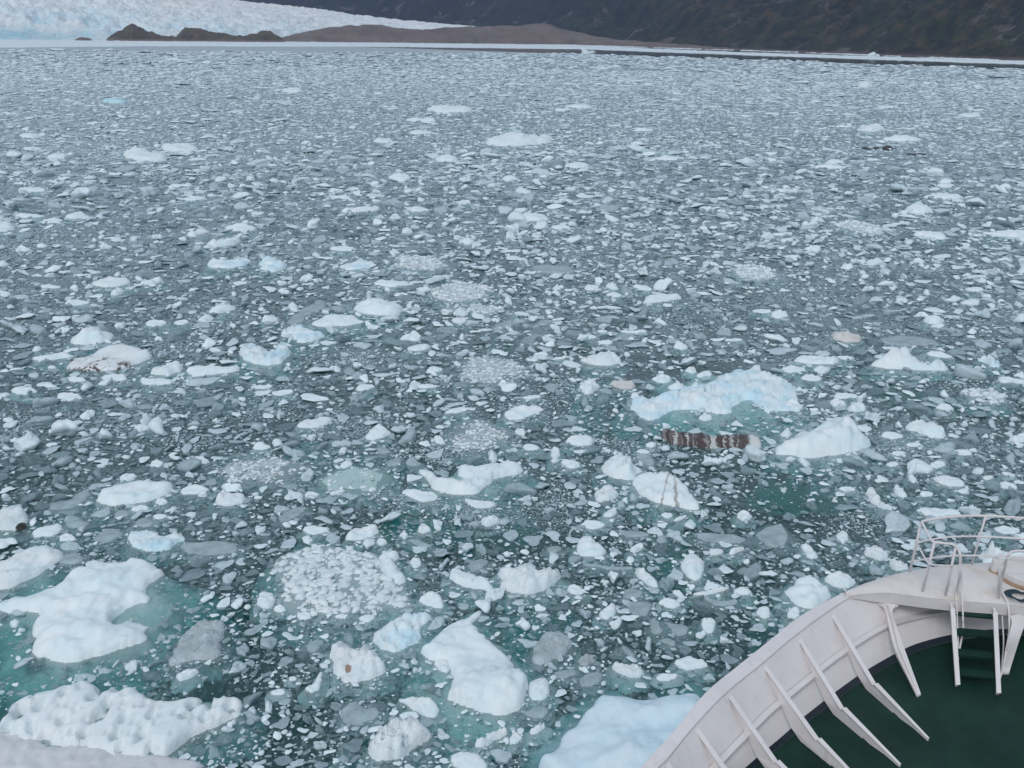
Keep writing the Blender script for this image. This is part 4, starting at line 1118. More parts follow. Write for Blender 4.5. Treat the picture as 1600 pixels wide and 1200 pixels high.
strip(lambda a: shore_r(a)-np.interp(a, [0, .1, .2, .45], [20, 26, 22, 20]), lambda a: shore_r(a)+6, 307, .5, lambda RR_, AA: (AA > .05) & (fbm(AA*90, RR_*.03, 309, 3) < -.05))
tag(link('shore_pack_ice', mesh_np('shore_pack_ice', np.concatenate(VV), np.concatenate(FF)), SH), 'white strips of packed ice along the far shore', 'pack ice', None, 'stuff')
# grey slush filling the lead on the left
n = NT('slush_film'); p = n.pos()
SF = n.done(n.bsdf(n.mix(n.noise(n.mapping(p, (.02, .004, 1)), 1.2, 5), (.30, .36, .40), (.44, .51, .55)), .5))
t = np.linspace(0, 1, 8)[:, None]; az2 = np.linspace(-.62, .02, 160)
r0 = pack_edge(az2)[None]-15; r1 = (pack_edge(az2)+lead(az2)*np.interp(az2, [-.6, -.15, .02], [1.1, .9, .05]))[None]+15
RR_ = r0+(r1-r0)*t
tag(grid_mesh('slush_film', RR_*np.sin(az2), RR_*np.cos(az2), .012+0*RR_, SF, 'stuff'), 'grey film of slush on the far lead at the left', 'slush')
# a few white blocks standing in the far lead
for k, (x_, y_) in enumerate(((1362, 88), (915, 83.5))):
    g = un(x_, y_); u, f = ico(2); v = LIBS[2][0][k*5+3]*np.array((4.2, 3, 2.6)) + (0, 0, 1.2)
    v2 = LIBS[2][0][k*5+4]*np.array((3, 2.5, 1.8)) + (6, 1, .8)
    o = link('shore_ice_block', mesh_np('shore_ice_block', np.concatenate((v, v2)), np.concatenate((f, f+len(v))), False), SH, loc=tuple(g))
    tag(o, ['white pair of blocks standing in open water near the right hand shore', 'small white blocks in the far dark lead below the moraine'][k], 'ice block', 'blocks in the far leads')
# dark specks of dirty ice far out
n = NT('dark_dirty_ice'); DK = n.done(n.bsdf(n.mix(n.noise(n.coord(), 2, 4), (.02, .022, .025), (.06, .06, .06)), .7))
for k, x_ in enumerate((214.5, 225, 235.5, 242)):
    g = un(x_, 99.5); u, f = ico(2); v = LIBS[2][0][k+20]*np.array((.55, .5, .55))*(1.1 if k in (0, 2) else .75) + (0, 0, .35)
    tag(link('dark_ice_lump', mesh_np('dark_ice_lump', v, f), DK, loc=tuple(g)),
        ['leftmost and blackest', 'second from the left', 'third from the left', 'rightmost and palest'][k]+' of four tiny dark lumps in a row, far left', 'dirty ice', 'tiny dark lumps far out on the pack')

for k, (x0_, x1_, y_, hh_) in enumerate(((1346, 1375, 233, .55), (1378, 1396, 233.5, .7), (1416, 1447, 241.5, .35))):  # dark reflections on short open leads, put in as solid near-black strips
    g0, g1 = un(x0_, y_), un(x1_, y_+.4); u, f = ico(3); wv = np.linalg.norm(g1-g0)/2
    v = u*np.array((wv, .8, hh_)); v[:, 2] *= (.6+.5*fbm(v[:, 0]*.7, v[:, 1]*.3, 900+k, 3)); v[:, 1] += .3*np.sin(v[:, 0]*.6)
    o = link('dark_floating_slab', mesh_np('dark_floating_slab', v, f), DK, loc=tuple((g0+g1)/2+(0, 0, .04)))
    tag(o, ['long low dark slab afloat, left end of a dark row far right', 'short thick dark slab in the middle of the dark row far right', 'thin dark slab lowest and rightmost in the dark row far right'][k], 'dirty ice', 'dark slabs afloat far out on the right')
# glacier
n = NT('glacier_ice'); p = n.pos(); g = n.n('ShaderNodeNewGeometry')
nzv = n.n('ShaderNodeSeparateXYZ'); n.l(g.outputs['Normal'], nzv.inputs[0])
steep = n.ramp(nzv.outputs[2], [(.25, 1), (.75, 0)])
bl = n.ramp(n.noise(n.mapping(p, (1, 1, 2.2)), .022, 5, .6), [(.42, 0), (.62, 1)])
xsep = n.n('ShaderNodeSeparateXYZ'); n.l(p, xsep.inputs[0])
lowm = n.ramp(n.math('DIVIDE', xsep.outputs[2], 70), [(.1, 1), (.75, 0)])
bl = n.math('MULTIPLY', n.math('ADD', n.math('MULTIPLY', bl, .8), .25), n.math('ADD', lowm, .12))
leftm = n.ramp(n.math('DIVIDE', n.math('ADD', xsep.outputs[0], 1000), 1000), [(.35, 1), (.75, .35)])
col = n.mix(n.math('MULTIPLY', bl, leftm), (.95, .96, .96), (.48, .80, .93))
gm = n.ramp(n.noise(n.mapping(p, (1, .8, 1.6)), .11, 7, .75), [(.42, 0), (.60, 1)])
col = n.mix(n.math('MULTIPLY', gm, .25), col, (.62, .68, .75))
dirt = n.ramp(n.noise(n.mapping(p, (1.6, 1, 2.5)), .05, 7, .72, .5), [(.52, 0), (.68, .75)])
rightm = n.ramp(n.math('DIVIDE', n.math('ADD', xsep.outputs[0], 900), 900), [(.25, .25), (.6, .75), (.9, 1)])
col = n.mix(n.math('MULTIPLY', dirt, rightm), col, (.36, .33, .34))
GL = n.done(n.bsdf(col, .7, n.bump(n.noise(p, .25, 6, .65), .7, 3)))
azg = np.linspace(-.72, .02, 420); tg = np.linspace(0, 1, 170)[:, None]
r0 = np.interp(azg, [-.72, -.275, -.215, -.14, .02], [1365, 1385, 1480, 1640, 1760]); r1 = 2150
RG = r0[None]+(r1-r0[None])*tg**1.25
AG = np.repeat(azg[None], 170, 0)
etop = np.interp(azg, [-.72, -.48, -.28, -.24, -.20, -.153, -.116, -.063, -.038, -.02], [190, 122, 69, 61, 56, 44, 36, 28, 25, 10])[None]
XX, YY = RG*np.sin(AG), RG*np.cos(AG)
fr0 = .16+.10*fbm(XX*.01, YY*.01, 201, 3)
shape = fr0*sstep(0, .03, tg)+(1-fr0)*np.clip(tg, 0, 1)**.85
rg = np.abs(fbm(XX*.035, YY*.05, 203, 4)); rg2 = np.abs(fbm(XX*.09, YY*.12, 205, 3))
ZG = etop*shape + (5.5*(1-rg*1.8)+3.0*(1-rg2*2)-3)*sstep(0, .05, tg)*np.clip(etop/60, .25, 1.3)
ZG = np.where(AG > -.02, -5, ZG)
grid_mesh('glacier', XX, YY, ZG, GL, 'structure')

# rock outcrops in front of the glacier
n = NT('outcrop_rock'); p = n.pos()
c1 = n.mix(n.ramp(n.noise(p, .12, 6, .65), [(.4, 0), (.6, 1)]), (.075, .062, .05), (.15, .12, .085))
c1 = n.mix(n.ramp(n.noise(n.mapping(p, loc=(50, 0, 0)), .06, 5, .6), [(.5, 0), (.62, .8)]), c1, (.10, .10, .045))
zs_ = n.n('ShaderNodeSeparateXYZ'); n.l(p, zs_.inputs[0])
c1 = n.mix(n.ramp(n.math('DIVIDE', n.math('ADD', zs_.outputs[2], n.math('MULTIPLY', n.noise(p, .2, 4), 3)), 8), [(.35, .8), (.6, 0)]), c1, (.26, .19, .18))
RK = n.done(n.bsdf(c1, .9, n.bump(n.noise(p, .3, 7, .7), 1.0, 2.5)))
def outcrop(prof, rdist, depth, label, seed, lift=0):
    """prof: pixel silhouette points (x, y) from left to right"""
    xs = np.array([q[0] for q in prof], float); hs = []
    for a, b in prof:
        d = FW*F+RT*(a-800)-UP*(b-600); d = d/math.hypot(d[0], d[1]); hs.append(max(CAMZ+d[2]*rdist, 0)); 
    azs_ = [math.atan2(*(FW*F+RT*(a-800)-UP*(60-600))[:2]) for a in xs]
    m = 110; A = np.linspace(azs_[0], azs_[-1], m)[None]; T = np.linspace(-1, 1, 46)[:, None]
    RR_ = rdist+T*depth+0*A; AA = A+0*T
    X, Y = RR_*np.sin(AA), RR_*np.cos(AA)
    H = np.interp(A, azs_, hs)
    Z = H*np.sqrt(np.clip(1-np.abs(T)**2.2, 0, 1))
    Z = Z*(1+.16*fbm(X*.05, Y*.05, seed, 4))+1.6*fbm(X*.12, Y*.12, seed+2, 4)*np.clip(Z/5, 0, 1)
    Z = np.where(np.abs(T) > .97, -1.5, Z); Z[:, 0] = -1.5; Z[:, -1] = -1.5
    o = grid_mesh('rock_outcrop', X, Y, Z, RK); tag(o, label, 'rock', 'rock outcrops before the glacier')
outcrop([(165, 62), (176, 55), (184, 48), (192, 47), (198, 40), (206, 37.5), (214, 37), (220, 42), (228, 48), (240, 50), (250, 54), (262, 56), (275, 58), (285, 63)], 1345, 26, 'tallest dark rock outcrop, leftmost in front of the glacier', 401)
outcrop([(262, 63), (276, 58), (284, 50), (290, 45), (298, 44), (310, 44), (320, 45), (328, 48), (338, 51), (352, 53), (362, 55), (376, 56), (392, 64)], 1355, 26, 'middle dark rock outcrop with a flat top, in front of the glacier', 411)
outcrop([(362, 64), (380, 56), (396, 54), (408, 50), (417, 49), (424, 51), (432, 55), (440, 60), (446, 66)], 1365, 24, 'low dark rock outcrop beside the brown moraine hill', 421)
outcrop([(116, 62), (122, 60), (130, 58.5), (138, 59.5), (144, 62)], 1335, 9, 'tiny dark rock islet at the foot of the glacier, far left', 431)

# moraine hill
n = NT('moraine_gravel'); p = n.pos()
cm = n.mix(n.ramp(n.noise(p, .03, 6, .65), [(.38, 0), (.62, 1)]), (.145, .115, .10), (.215, .175, .155))
cm = n.mix(n.ramp(n.noise(n.mapping(p, (1, 1, 3)), .25, 6, .7), [(.45, 0), (.7, .6)]), cm, (.10, .085, .07))
MO = n.done(n.bsdf(cm, .95, n.bump(n.noise(p, .15, 7, .7), .8, 2)))
mp = [(420, 66), (442, 58), (470, 52), (500, 45), (520, 41.5), (545, 39.5), (580, 40), (615, 44), (650, 46), (690, 45), (730, 42.5), (770, 42), (805, 40), (835, 39), (860, 40.5), (885, 47), (920, 55), (960, 62), (1010, 66), (1080, 70), (1140, 74.5)]
hs, aa = [], []
for a, b in mp:
    d = FW*F+RT*(a-800)-UP*(b-600); d = d/math.hypot(d[0], d[1]); az_ = math.atan2(d[0], d[1]); aa.append(az_)
    hs.append(max(CAMZ+d[2]*(shore_r(az_)+75), .5))
A = np.linspace(aa[0], aa[-1], 260)[None]; T = np.linspace(-1, 1, 60)[:, None]
RR_ = shore_r(A)+70+T*np.where(T < 0, 74, 260); AA = A+0*T
X, Y = RR_*np.sin(AA), RR_*np.cos(AA)
H = np.interp(A, aa, hs)
Z = H*np.cos(T*math.pi/2)**.9*(1+.10*fbm(X*.03, Y*.03, 441, 4))+.8*fbm(X*.1, Y*.1, 443, 3)
Z[0] = -1.5
grid_mesh('moraine_hill', X, Y, Z, MO, 'structure')

# mountain side: steep scrub and rock, running from the right shore round behind the glacier
n = NT('mountain_side'); p = n.pos()
k1 = n.ramp(n.noise(p, .075, 8, .72), [(.36, 0), (.64, 1)])
base_ = n.mix(k1, (.009, .015, .013), (.024, .030, .017))
heath = n.ramp(n.noise(n.mapping(p, loc=(70, 20, 0)), .045, 9, .74), [(.50, 0), (.58, 1)])
xm = n.n('ShaderNodeSeparateXYZ'); n.l(p, xm.inputs[0])
rt_ = n.ramp(n.math('DIVIDE', xm.outputs[0], 500), [(.2, .12), (.62, .85)])
base_ = n.mix(n.math('MULTIPLY', heath, rt_), base_, (.085, .064, .034))
moss = n.ramp(n.noise(n.mapping(p, loc=(170, 40, 9)), .06, 9, .74), [(.52, 0), (.60, 1)])
base_ = n.mix(n.math('MULTIPLY', moss, .8), base_, (.032, .050, .020))
rock = n.ramp(n.noise(n.mapping(p, (1, 1, .55), (11, 60, 3)), .017, 9, .70), [(.585, 0), (.615, 1)])
base_ = n.mix(n.math('MULTIPLY', rock, .9), base_, n.mix(n.noise(p, .2, 5), (.085, .075, .078), (.16, .14, .14)))
sp = n.ramp(n.noise(p, .33, 4, .7), [(.62, 0), (.72, 1)])
base_ = n.mix(n.math('MULTIPLY', sp, .5), base_, (.13, .115, .08))
zz = n.n('ShaderNodeSeparateXYZ'); n.l(p, zz.inputs[0])
beach = n.ramp(n.math('DIVIDE', n.math('ADD', zz.outputs[2], n.math('MULTIPLY', n.noise(p, .12, 4), 3)), 10), [(.25, 1), (.42, 0)])
base_ = n.mix(beach, base_, (.12, .095, .09))
MT = n.done(n.bsdf(base_, .95, n.bump(n.noise(p, .22, 7, .7), 1.0, 3)))
bp = [(760, 300), (620, 560), (500, 740), (400, 832), (335, 985), (277, 1160), (215, 1330), (150, 1500), (60, 1800), (-150, 2150), (-500, 2500), (-1000, 2750), (-1700, 2900)]
bl_ = np.array([q[:2] for q in smooth_line([(a, b, 0) for a, b in bp], 40)])
tg_ = np.gradient(bl_, axis=0); tg_ /= np.linalg.norm(tg_, axis=1)[:, None]
nr = np.stack((tg_[:, 1], -tg_[:, 0]), 1)       # inland
inl = np.concatenate((np.linspace(-6, 90, 50), np.geomspace(94, 1500, 34)))
X = bl_[:, 0][None]+nr[:, 0][None]*inl[:, None]; Y = bl_[:, 1][None]+nr[:, 1][None]*inl[:, None]
I_ = inl[:, None]+0*X
gul = fbm(X*.012, Y*.012, 501, 5); gul2 = fbm(X*.045, Y*.045, 503, 5)
Z = np.where(I_ < 0, I_*.5, 0)+np.clip(I_, 0, None)*.18*np.exp(-np.clip(I_, 0, None)/14)+np.clip(I_-4, 0, None)*(.62+.20*gul)
Z = Z*(1+.0*I_)+np.clip(I_/30, 0, 1)*(7*gul2+9*gul*np.clip(I_/60, 0, 2))
Z = 620*(1-np.exp(-np.clip(Z, -50, None)/620))
grid_mesh('mountain', X, Y, Z, MT, 'structure')

# ------------------------------------------------------------------ the ship
def paint(name, colr, rough=.45, stain=.35, rust=.0):
    n = NT(name); c = n.coord()
    a = n.ramp(n.noise(c, 1.3, 6, .65), [(.35, 0), (.7, 1)])
    col = n.mix(n.math('MULTIPLY', a, stain), colr, tuple(v*.86 for v in colr))
    drip = n.ramp(n.noise(n.mapping(c, (5, 5, .7)), 1.2, 6, .7), [(.56, 0), (.72, 1)])
    col = n.mix(n.math('MULTIPLY', drip, .42), col, (.50, .44, .40))
    seam = n.n('ShaderNodeTexWave', wave_type='BANDS', bands_direction='DIAGONAL'); n.l(c, seam.inputs['Vector']); seam.inputs['Scale'].default_value = .33; seam.inputs['Distortion'].default_value = 1.5
    sc_ = n.ramp(n.noise(n.mapping(c, (3, 3, 3), (7, 1, 2)), 2.4, 8, .78), [(.60, 0), (.68, 1)])
    col = n.mix(n.math('MULTIPLY', sc_, .35), col, (.42, .37, .34))
    if rust:
        q = n.ramp(n.noise(n.mapping(c, (1, 1, .6), (2, 5, 1)), 1.1, 7, .7), [(.52, 0), (.70, 1)])
        col = n.mix(n.math('MULTIPLY', q, rust), col, (.56, .47, .36))
    return n.done(n.bsdf(col, rough, n.bump(n.noise(c, 2.2, 5, .6), .18, .03)))
WH = paint('white_ship_paint', (.735, .695, .70), .42, .7)
WP = paint('stained_platform_paint', (.735, .695, .68), .5, .6, .9)
n = NT('green_deck_paint'); c = n.coord()
dc = n.mix(n.ramp(n.noise(c, 1.1, 7, .68), [(.35, 0), (.68, 1)]), (.004, .024, .017), (.008, .042, .029))
dc = n.mix(n.ramp(n.noise(n.mapping(c, loc=(3, 3, 0)), 3.5, 7, .75), [(.60, 0), (.75, .35)]), dc, (.06, .085, .075))
GD = n.done(n.bsdf(dc, n.ramp(n.noise(c, .8, 5), [(.3, .5), (.7, .8)]), n.bump(n.noise(c, 45, 3), .12, .01), Specular_IOR_Level=.25))
n = NT('navy_waterway_paint'); NV = n.done(n.bsdf(n.mix(n.noise(n.coord(), 2, 5), (.008, .014, .026), (.02, .03, .045)), .5))
n = NT('rust'); RU = n.done(n.bsdf(n.mix(n.noise(n.coord(), 6, 6), (.30, .18, .09), (.50, .36, .24)), .8))
ship = bpy.data.objects.new('ship', None); COL.objects.link(ship); ship.location = (0, 0, 0)
tag(ship, "bow of a white ship with green foredeck and ribbed bulwark, lower right corner", 'ship')
IN_PX = [(912, 1376), (970, 1276), (1027, 1200), (1040, 1188), (1085, 1133), (1135, 1081), (1190, 1036), (1241, 993), (1295, 953), (1330, 931)]
INNER_ = [un(a, b, ZR) for a, b in IN_PX]
# rail cap: from the bottom of the frame up to the platform
no, ni = 40, 40
def resample(L, k):
    L = np.array(L); s = np.concatenate(([0], np.cumsum(np.linalg.norm(np.diff(L, axis=0), axis=1)))); t = np.linspace(0, s[-1], k)
    return np.stack([np.interp(t, s, L[:, j]) for j in range(3)], 1)
inner = resample(smooth_line(INNER_, 5), 41)
outer_cap = []
OA = np.array(OUTER)
i_end = int(np.argmin(np.linalg.norm(OA-un(1322, 924, ZR), axis=1)))
outer_cap = resample(OA[:i_end+1], 41)
mb = MB(); th = np.array((0, 0, .07))
n_ = 41
mb.add(list(inner)+list(outer_cap)+list(inner-th)+list(outer_cap-th),
       [(i, i+1, n_+i+1, n_+i) for i in range(n_-1)]+[(2*n_+i, 3*n_+i, 3*n_+i+1, 2*n_+i+1) for i in range(n_-1)] +
       [(i, 2*n_+i, 2*n_+i+1, i+1) for i in range(n_-1)]+[(n_+i, n_+i+1, 3*n_+i+1, 3*n_+i) for i in range(n_-1)]+[(0, n_, 3*n_, 2*n_), (n_-1, 3*n_-1, 4*n_-1, 2*n_-1)][:1])
mb.build('rail_cap', WH, ship, bevel=.012)
# foot of the bulwark on deck
FT_PX = [(1080, 1290), (1130, 1241), (1183, 1195), (1206, 1176), (1240, 1149), (1262, 1129), (1290, 1107), (1309, 1092), (1342, 1068.5), (1359, 1057), (1400, 1034), (1420, 1024), (1440, 1015), (1482, 1003), (1530, 995), (1580, 992), (1660, 1000), (1760, 1030)]
foot = smooth_line([un(a, b, ZD) for a, b in FT_PX], 4)
foot_r = resample(foot, 60)
# top line of the plating, continuing under the platform
TOPL = list(inner)+[un(1360, 920, ZR-.03), un(1420, 908, ZR-.03), un(1490, 899, ZR-.03), un(1560, 896, ZR-.03), un(1660, 893, ZR-.03), un(1760, 905, ZR-.03)]
top_r = resample(smooth_line([np.asarray(p) for p in TOPL], 2), 60)
top_r[:, 2] -= .05
mb = MB()
def lerp(A, B, t): return A+(B-A)*t
rows = [lerp(top_r, foot_r, t) for t in np.linspace(0, .90, 6)]
for a, b in zip(rows[:-1], rows[1:]): mb.strip(a, b)
mb.build('bulwark_plating', WH, ship, smooth=True)
mb = MB(); mb.strip(lerp(top_r, foot_r, .90), foot_r+np.array((0, 0, .005))); mb.build('waterway_band', NV, ship, smooth=True)  # shade along the bulwark's foot, painted as a dark navy strip
# hull shell outside
OUTr = resample(OUTER, 90)
mb = MB(); rows = []
cenl = np.array((11.0, 9.0, 0))
for z, k in ((ZR-.075, 0), (5.0, .05), (3.0, .12), (1.2, .19), (-1.5, .26)):
    row = OUTr.copy(); row[:, :2] += (cenl[:2]-row[:, :2])*k*.55; row[:, 2] = z; rows.append(row)
for a, b in zip(rows[:-1], rows[1:]): mb.strip(a, b)
mb.build('hull', WH, ship, smooth=True)
# longitudinal stiffener on the plating
mid = lerp(top_r, foot_r, .50)
nin = np.cross(np.gradient(mid, axis=0), (0, 0, 1)); nin /= np.linalg.norm(nin, axis=1)[:, None]
mb = MB(); w_ = .10; hi = .045
A_, B_2 = mid+nin*.0, mid+nin*w_
mb.add(list(A_+(0, 0, hi/2))+list(B_2+(0, 0, hi/2))+list(A_-(0, 0, hi/2))+list(B_2-(0, 0, hi/2)),
       [(i, i+1, 60+i+1, 60+i) for i in range(59)]+[(120+i, 180+i, 180+i+1, 120+i+1) for i in range(59)]+[(60+i, 60+i+1, 180+i+1, 180+i) for i in range(59)])
mb.build('bulwark_stringer', WH, ship, bevel=0)
# frames: a plate from the rail to the deck with a flange on its free edge, and a toe bracket
def frame(A, K, Bf, Cf, kz=.30, toe=True):
    A = un(*A, ZR-.08); K = un(*K, ZD+kz); Bp = un(*Bf, ZD+.07); C = un(*Cf, ZD+.07)
    At = A-.02*(A-K)
    e = (C-Bp); e[2] = 0; e /= np.linalg.norm(e); w = np.cross(e, (0, 0, 1))
    th = .014
    fr_ = MB()
    kn = K+np.array((0, 0, 0)); foot_end = lerp(Bp, C, .52)
    fr_.poly_prism([At-e*.03, A+e*.04, K, K+(foot_end-K)*.55, foot_end, lerp(Bp, C, .12)+np.array((0, 0, .03)), Bp+np.array((0, 0, .14))-e*.02], w*th)
    f0 = fr_.build('frame_plate', WH, ship)
    fl = MB(); up = np.array((0, 0, .012))
    def flange(p, q, wd):
        d = (q-p)/np.linalg.norm(q-p); nrm = np.cross(d, w); nrm /= np.linalg.norm(nrm)
        fl.poly_prism([p-w*wd/2, p+w*wd/2, q+w*wd/2, q-w*wd/2], nrm*.016)
    flange(A+e*.045, K+e*.006, .085)
    fl.build('flange', WH, f0, bevel=.004)
    if toe:
        tb = MB(); k2 = K+np.array((0, 0, .05))+e*.03
        tb.poly_prism([k2, C+np.array((0, 0, .05)), C, lerp(Bp, C, .80)+(0, 0, .02), lerp(Bp, C, .62)-np.array((0, 0, .0)), lerp(Bp, C, .40)+(0, 0, .05)], w*th*1.2)
        d = (C-k2); d /= np.linalg.norm(d); nrm = np.cross(d, w); nrm /= np.linalg.norm(nrm)
        tb.poly_prism([k2-w*.045+nrm*.01, k2+w*.045+nrm*.01, C+w*.02+(0, 0, .05), C-w*.02+(0, 0, .05)], nrm*.016)
        tb.build('toe_bracket', WH, ship, bevel=.003)
frame((1296, 954), (1366, 1070), (1341, 1069), (1450, 1158))
frame((1244, 992), (1316, 1108), (1289, 1108), (1406, 1199))
frame((1191, 1037), (1277, 1156), (1237, 1150), (1360, 1243))
frame((1137, 1085), (1212, 1191), (1183, 1195), (1312, 1290))
frame((1085, 1136), (1160, 1241), (1130, 1241), (1255, 1340))
frame((1039, 1190), (1112, 1296), (1085, 1290), (1205, 1395))
# foredeck
far = [np.array((16.0, 13.5, ZD)), np.array((17.0, 3.0, ZD)), np.array((1.5, 3.0, ZD))]
dk = MB(); dk.add([p+np.array((0, 0, .0)) for p in foot_r]+far, [tuple(range(len(foot_r)+3))])
dk.build('foredeck', GD, ship)
# bow platform: plate level with the rail, fascia along its inner edge
PI_PX = [(1322, 933), (1350, 928), (1375, 926.5), (1392, 926.5), (1440, 933), (1490, 938.5), (1560, 943.5), (1600, 948), (1700, 958), (1800, 966)]
pin = resample([un(a, b, ZR+.004) for a, b in PI_PX], 50)
j0 = int(np.argmin(np.linalg.norm(OA-un(1316, 926, ZR), axis=1)))
pout = resample(OA[j0:], 50); pout[:, 2] = ZR+.004
pm = MB()
rows = [lerp(pin, pout, t) for t in np.linspace(0, 1, 7)]
for k, row in enumerate(rows): row[:, 2] += .05*math.sin(math.pi*k/6)
for a, b in zip(rows[:-1], rows[1:]): pm.strip(a, b)
pm.strip(pout, pout-np.array((0, 0, .09)))
pm.build('bow_platform', WP, ship, smooth=True)
fa = MB()
fh = np.interp(np.linspace(0, 1, 50), [0, .10, .16, 1], [.02, .16, .21, .215])
low = pin.copy(); low[:, 2] -= fh; back = low.copy(); tn = np.gradient(pin, axis=0); nb_ = np.cross(tn, (0, 0, 1)); nb_ /= np.linalg.norm(nb_, axis=1)[:, None]
fa.strip(pin+nb_*.006, low+nb_*.006); fa.strip(low+nb_*.006, low-nb_*.10)
fa.build('platform_fascia', WH, ship)
# web frames with curved heads under the platform
def webframe(L, Rr, zt, zb, th):
    L3 = [un(a, b, lerp(zt, zb, t)) for (a, b), t in L]; R3 = [un(a, b, lerp(zt, zb, t)) for (a, b), t in Rr]
    L3 = resample(smooth_line(L3, 5), 24); R3 = resample(smooth_line(R3, 5), 24)
    m = MB(); dn = np.array((0, 0, -.012))
    m.add(list(L3)+list(R3)+list(L3+dn*3)+list(R3+dn*3), [(i, i+1, 24+i+1, 24+i) for i in range(23)]+[(48+i, 72+i, 72+i+1, 48+i+1) for i in range(23)] +
          [(i, 48+i, 48+i+1, i+1) for i in range(23)]+[(24+i, 24+i+1, 72+i+1, 72+i) for i in range(23)]+[(23, 47, 95, 71)])
    f = m.build('web_frame_flange', WH, ship, smooth=False)
    return L3, R3
webframe([((1364, 939), 0), ((1376, 944), .06), ((1384, 955), .15), ((1397, 1010), .55), ((1433, 1087), 1)], [((1404, 945), 0), ((1396, 950), .06), ((1396, 962), .15), ((1412, 1010), .55), ((1439, 1084), 1)], ZR-.2, ZD+.05, .02)
a_p, k_p, b_p, c_p = un(1390, 950, ZR-.22), un(1405, 1012, ZD+.42), un(1399, 1034, ZD+.08), un(1436, 1086, ZD+.06)
wm = MB(); e_ = c_p-b_p; e_[2] = 0; e_ /= np.linalg.norm(e_)
wm.poly_prism([a_p-e_*.5, a_p, k_p, c_p, lerp(b_p, c_p, .35)+(0, 0, .04), b_p+(0, 0, .12)], np.cross(e_, (0, 0, 1))*.016)
wm.build('web_plate', WH, ship)
webframe([((1578, 962), 0), ((1581, 972), .08), ((1577, 990), .2), ((1572, 1008), .4), ((1566, 1040), .9), ((1565, 1051), 1)], [((1625, 955), 0), ((1606, 966), .08), ((1599, 982), .2), ((1592, 1002), .4), ((1580, 1040), .9), ((1577, 1051), 1)], ZR-.16, ZD+.04, .02)
# guard rail on the platform's edge
gr_ = bpy.data.objects.new('guard_rail', None); COL.objects.link(gr_); gr_.parent = ship
def zline(P, r, name, parent=gr_, mat=WH):
    m = MB(); m.tube(smooth_line([un(a, b, z) for a, b, z in P], 5), r, 10); return m.build(name, mat, parent, smooth=True)
def post(fx, fy, tx, ty, name='post', zt=ZR+1.08, parent=gr_, r=.024, zf=ZR):
    m = MB(); a = un(fx, fy, zf); b = un(tx, ty, zt); m.tube([a, b], r, 10); return m.build(name, WH, parent, smooth=True)
post(1421, 895, 1440, 815); post(1518, 883, 1540, 807, r=.02); post(1640, 880, 1668, 810, r=.02); post(1760, 886, 1792, 815, r=.02)
ZT = ZR+1.08
zline([(1440, 815, ZT), (1458, 811, ZT), (1480, 808, ZT), (1510, 806, ZT), (1540, 806, ZT), (1570, 807.5, ZT), (1600, 809.5, ZT), (1700, 815, ZT), (1792, 818, ZT)], .024, 'top_rail')
ZM = ZR+.72
zline([(1433, 848.5, ZM), (1452, 843.5, ZM), (1480, 839.5, ZM), (1510, 838, ZM), (1550, 839, ZM), (1600, 842, ZM), (1700, 848, ZM), (1780, 851, ZM)], .017, 'middle_rail')
ZL = ZR+.36
zline([(1427, 877, ZL), (1445, 873.5, ZL), (1470, 870, ZL), (1500, 868, ZL), (1550, 868.5, ZL), (1600, 870, ZL), (1700, 876, ZL), (1770, 880, ZL)], .017, 'bottom_rail')
zline([(1440, 815, ZT), (1447, 829, ZT-.02), (1454, 842, ZT-.05), (1460, 847, ZT-.06), (1475, 849, ZT-.06), (1488, 850.5, ZT-.06), (1496, 856, ZT-.08), (1500, 866, ZT-.13), (1500.5, 880, ZT-.3), (1499, 900, ZT-.55), (1494, 930, ZR)], .024, 'gate_rail')
zline([(1432, 849, ZM), (1440, 863, ZM-.02), (1450, 879, ZM-.06), (1458, 882.5, ZM-.06), (1472, 883.5, ZM-.06), (1488, 884, ZM-.06)], .015, 'gate_rail')
post(1441, 926, 1460, 848, zt=ZT-.06, zf=ZR); post(1477, 932, 1493, 856, zt=ZT-.08, zf=ZR)
zline([(1445, 912, ZR+.17), (1462, 914.5, ZR+.17), (1479, 917.5, ZR+.17)], .008, 'tie_bar')
# loop rails on the other side of the ladder
zline([(1562, 932, ZR), (1565, 905, ZR+.4), (1570, 886, ZR+.72), (1573, 872, ZR+.95), (1578, 864, ZR+1.02), (1588, 861, ZR+1.03), (1610, 862, ZR+1.02), (1650, 868, ZR+1.0)], .024, 'gate_rail')
post(1560, 936, 1563, 866, zt=ZR+.98); zline([(1570, 894, ZR+.55), (1590, 895.5, ZR+.55), (1640, 900, ZR+.55)], .012, 'tie_bar')
# ladder from the platform down to the deck
la = bpy.data.objects.new('ladder', None); COL.objects.link(la); la.parent = ship
def stringer(T, Bt, zt, zb):
    a, b = un(*T, zt), un(*Bt, zb)
    dirn = (b-a); out_ = np.cross(dirn, (1, 0, 0)); out_ /= np.linalg.norm(out_)
    rt = np.array((1.0, .05, 0)); rt /= np.linalg.norm(rt)
    m = MB(); q = np.array((dirn[0], dirn[1], 0)); q /= np.linalg.norm(q)
    m.poly_prism([a-q*.02, a+q*.15, b+q*.07+np.array((0, 0, .09)), b+q*.0, b-q*.10+np.array((0, 0, .10))], rt*.045)
    m.poly_prism([a+q*.15-rt*.04, a+q*.15+rt*.04, b+q*.075+(0, 0, .09)+rt*.04, b+q*.075+(0, 0, .09)-rt*.04], np.cross(rt, dirn/np.linalg.norm(dirn))*.012)
    m.build('side_rail', WH, la)
    return a, b
lt, lb = (1486, 944), (1494, 1073); rt_, rb = (1553, 950), (1558, 1086)
stringer(lt, lb, ZR-.05, ZD+.02); stringer(rt_, rb, ZR-.05, ZD+.02)
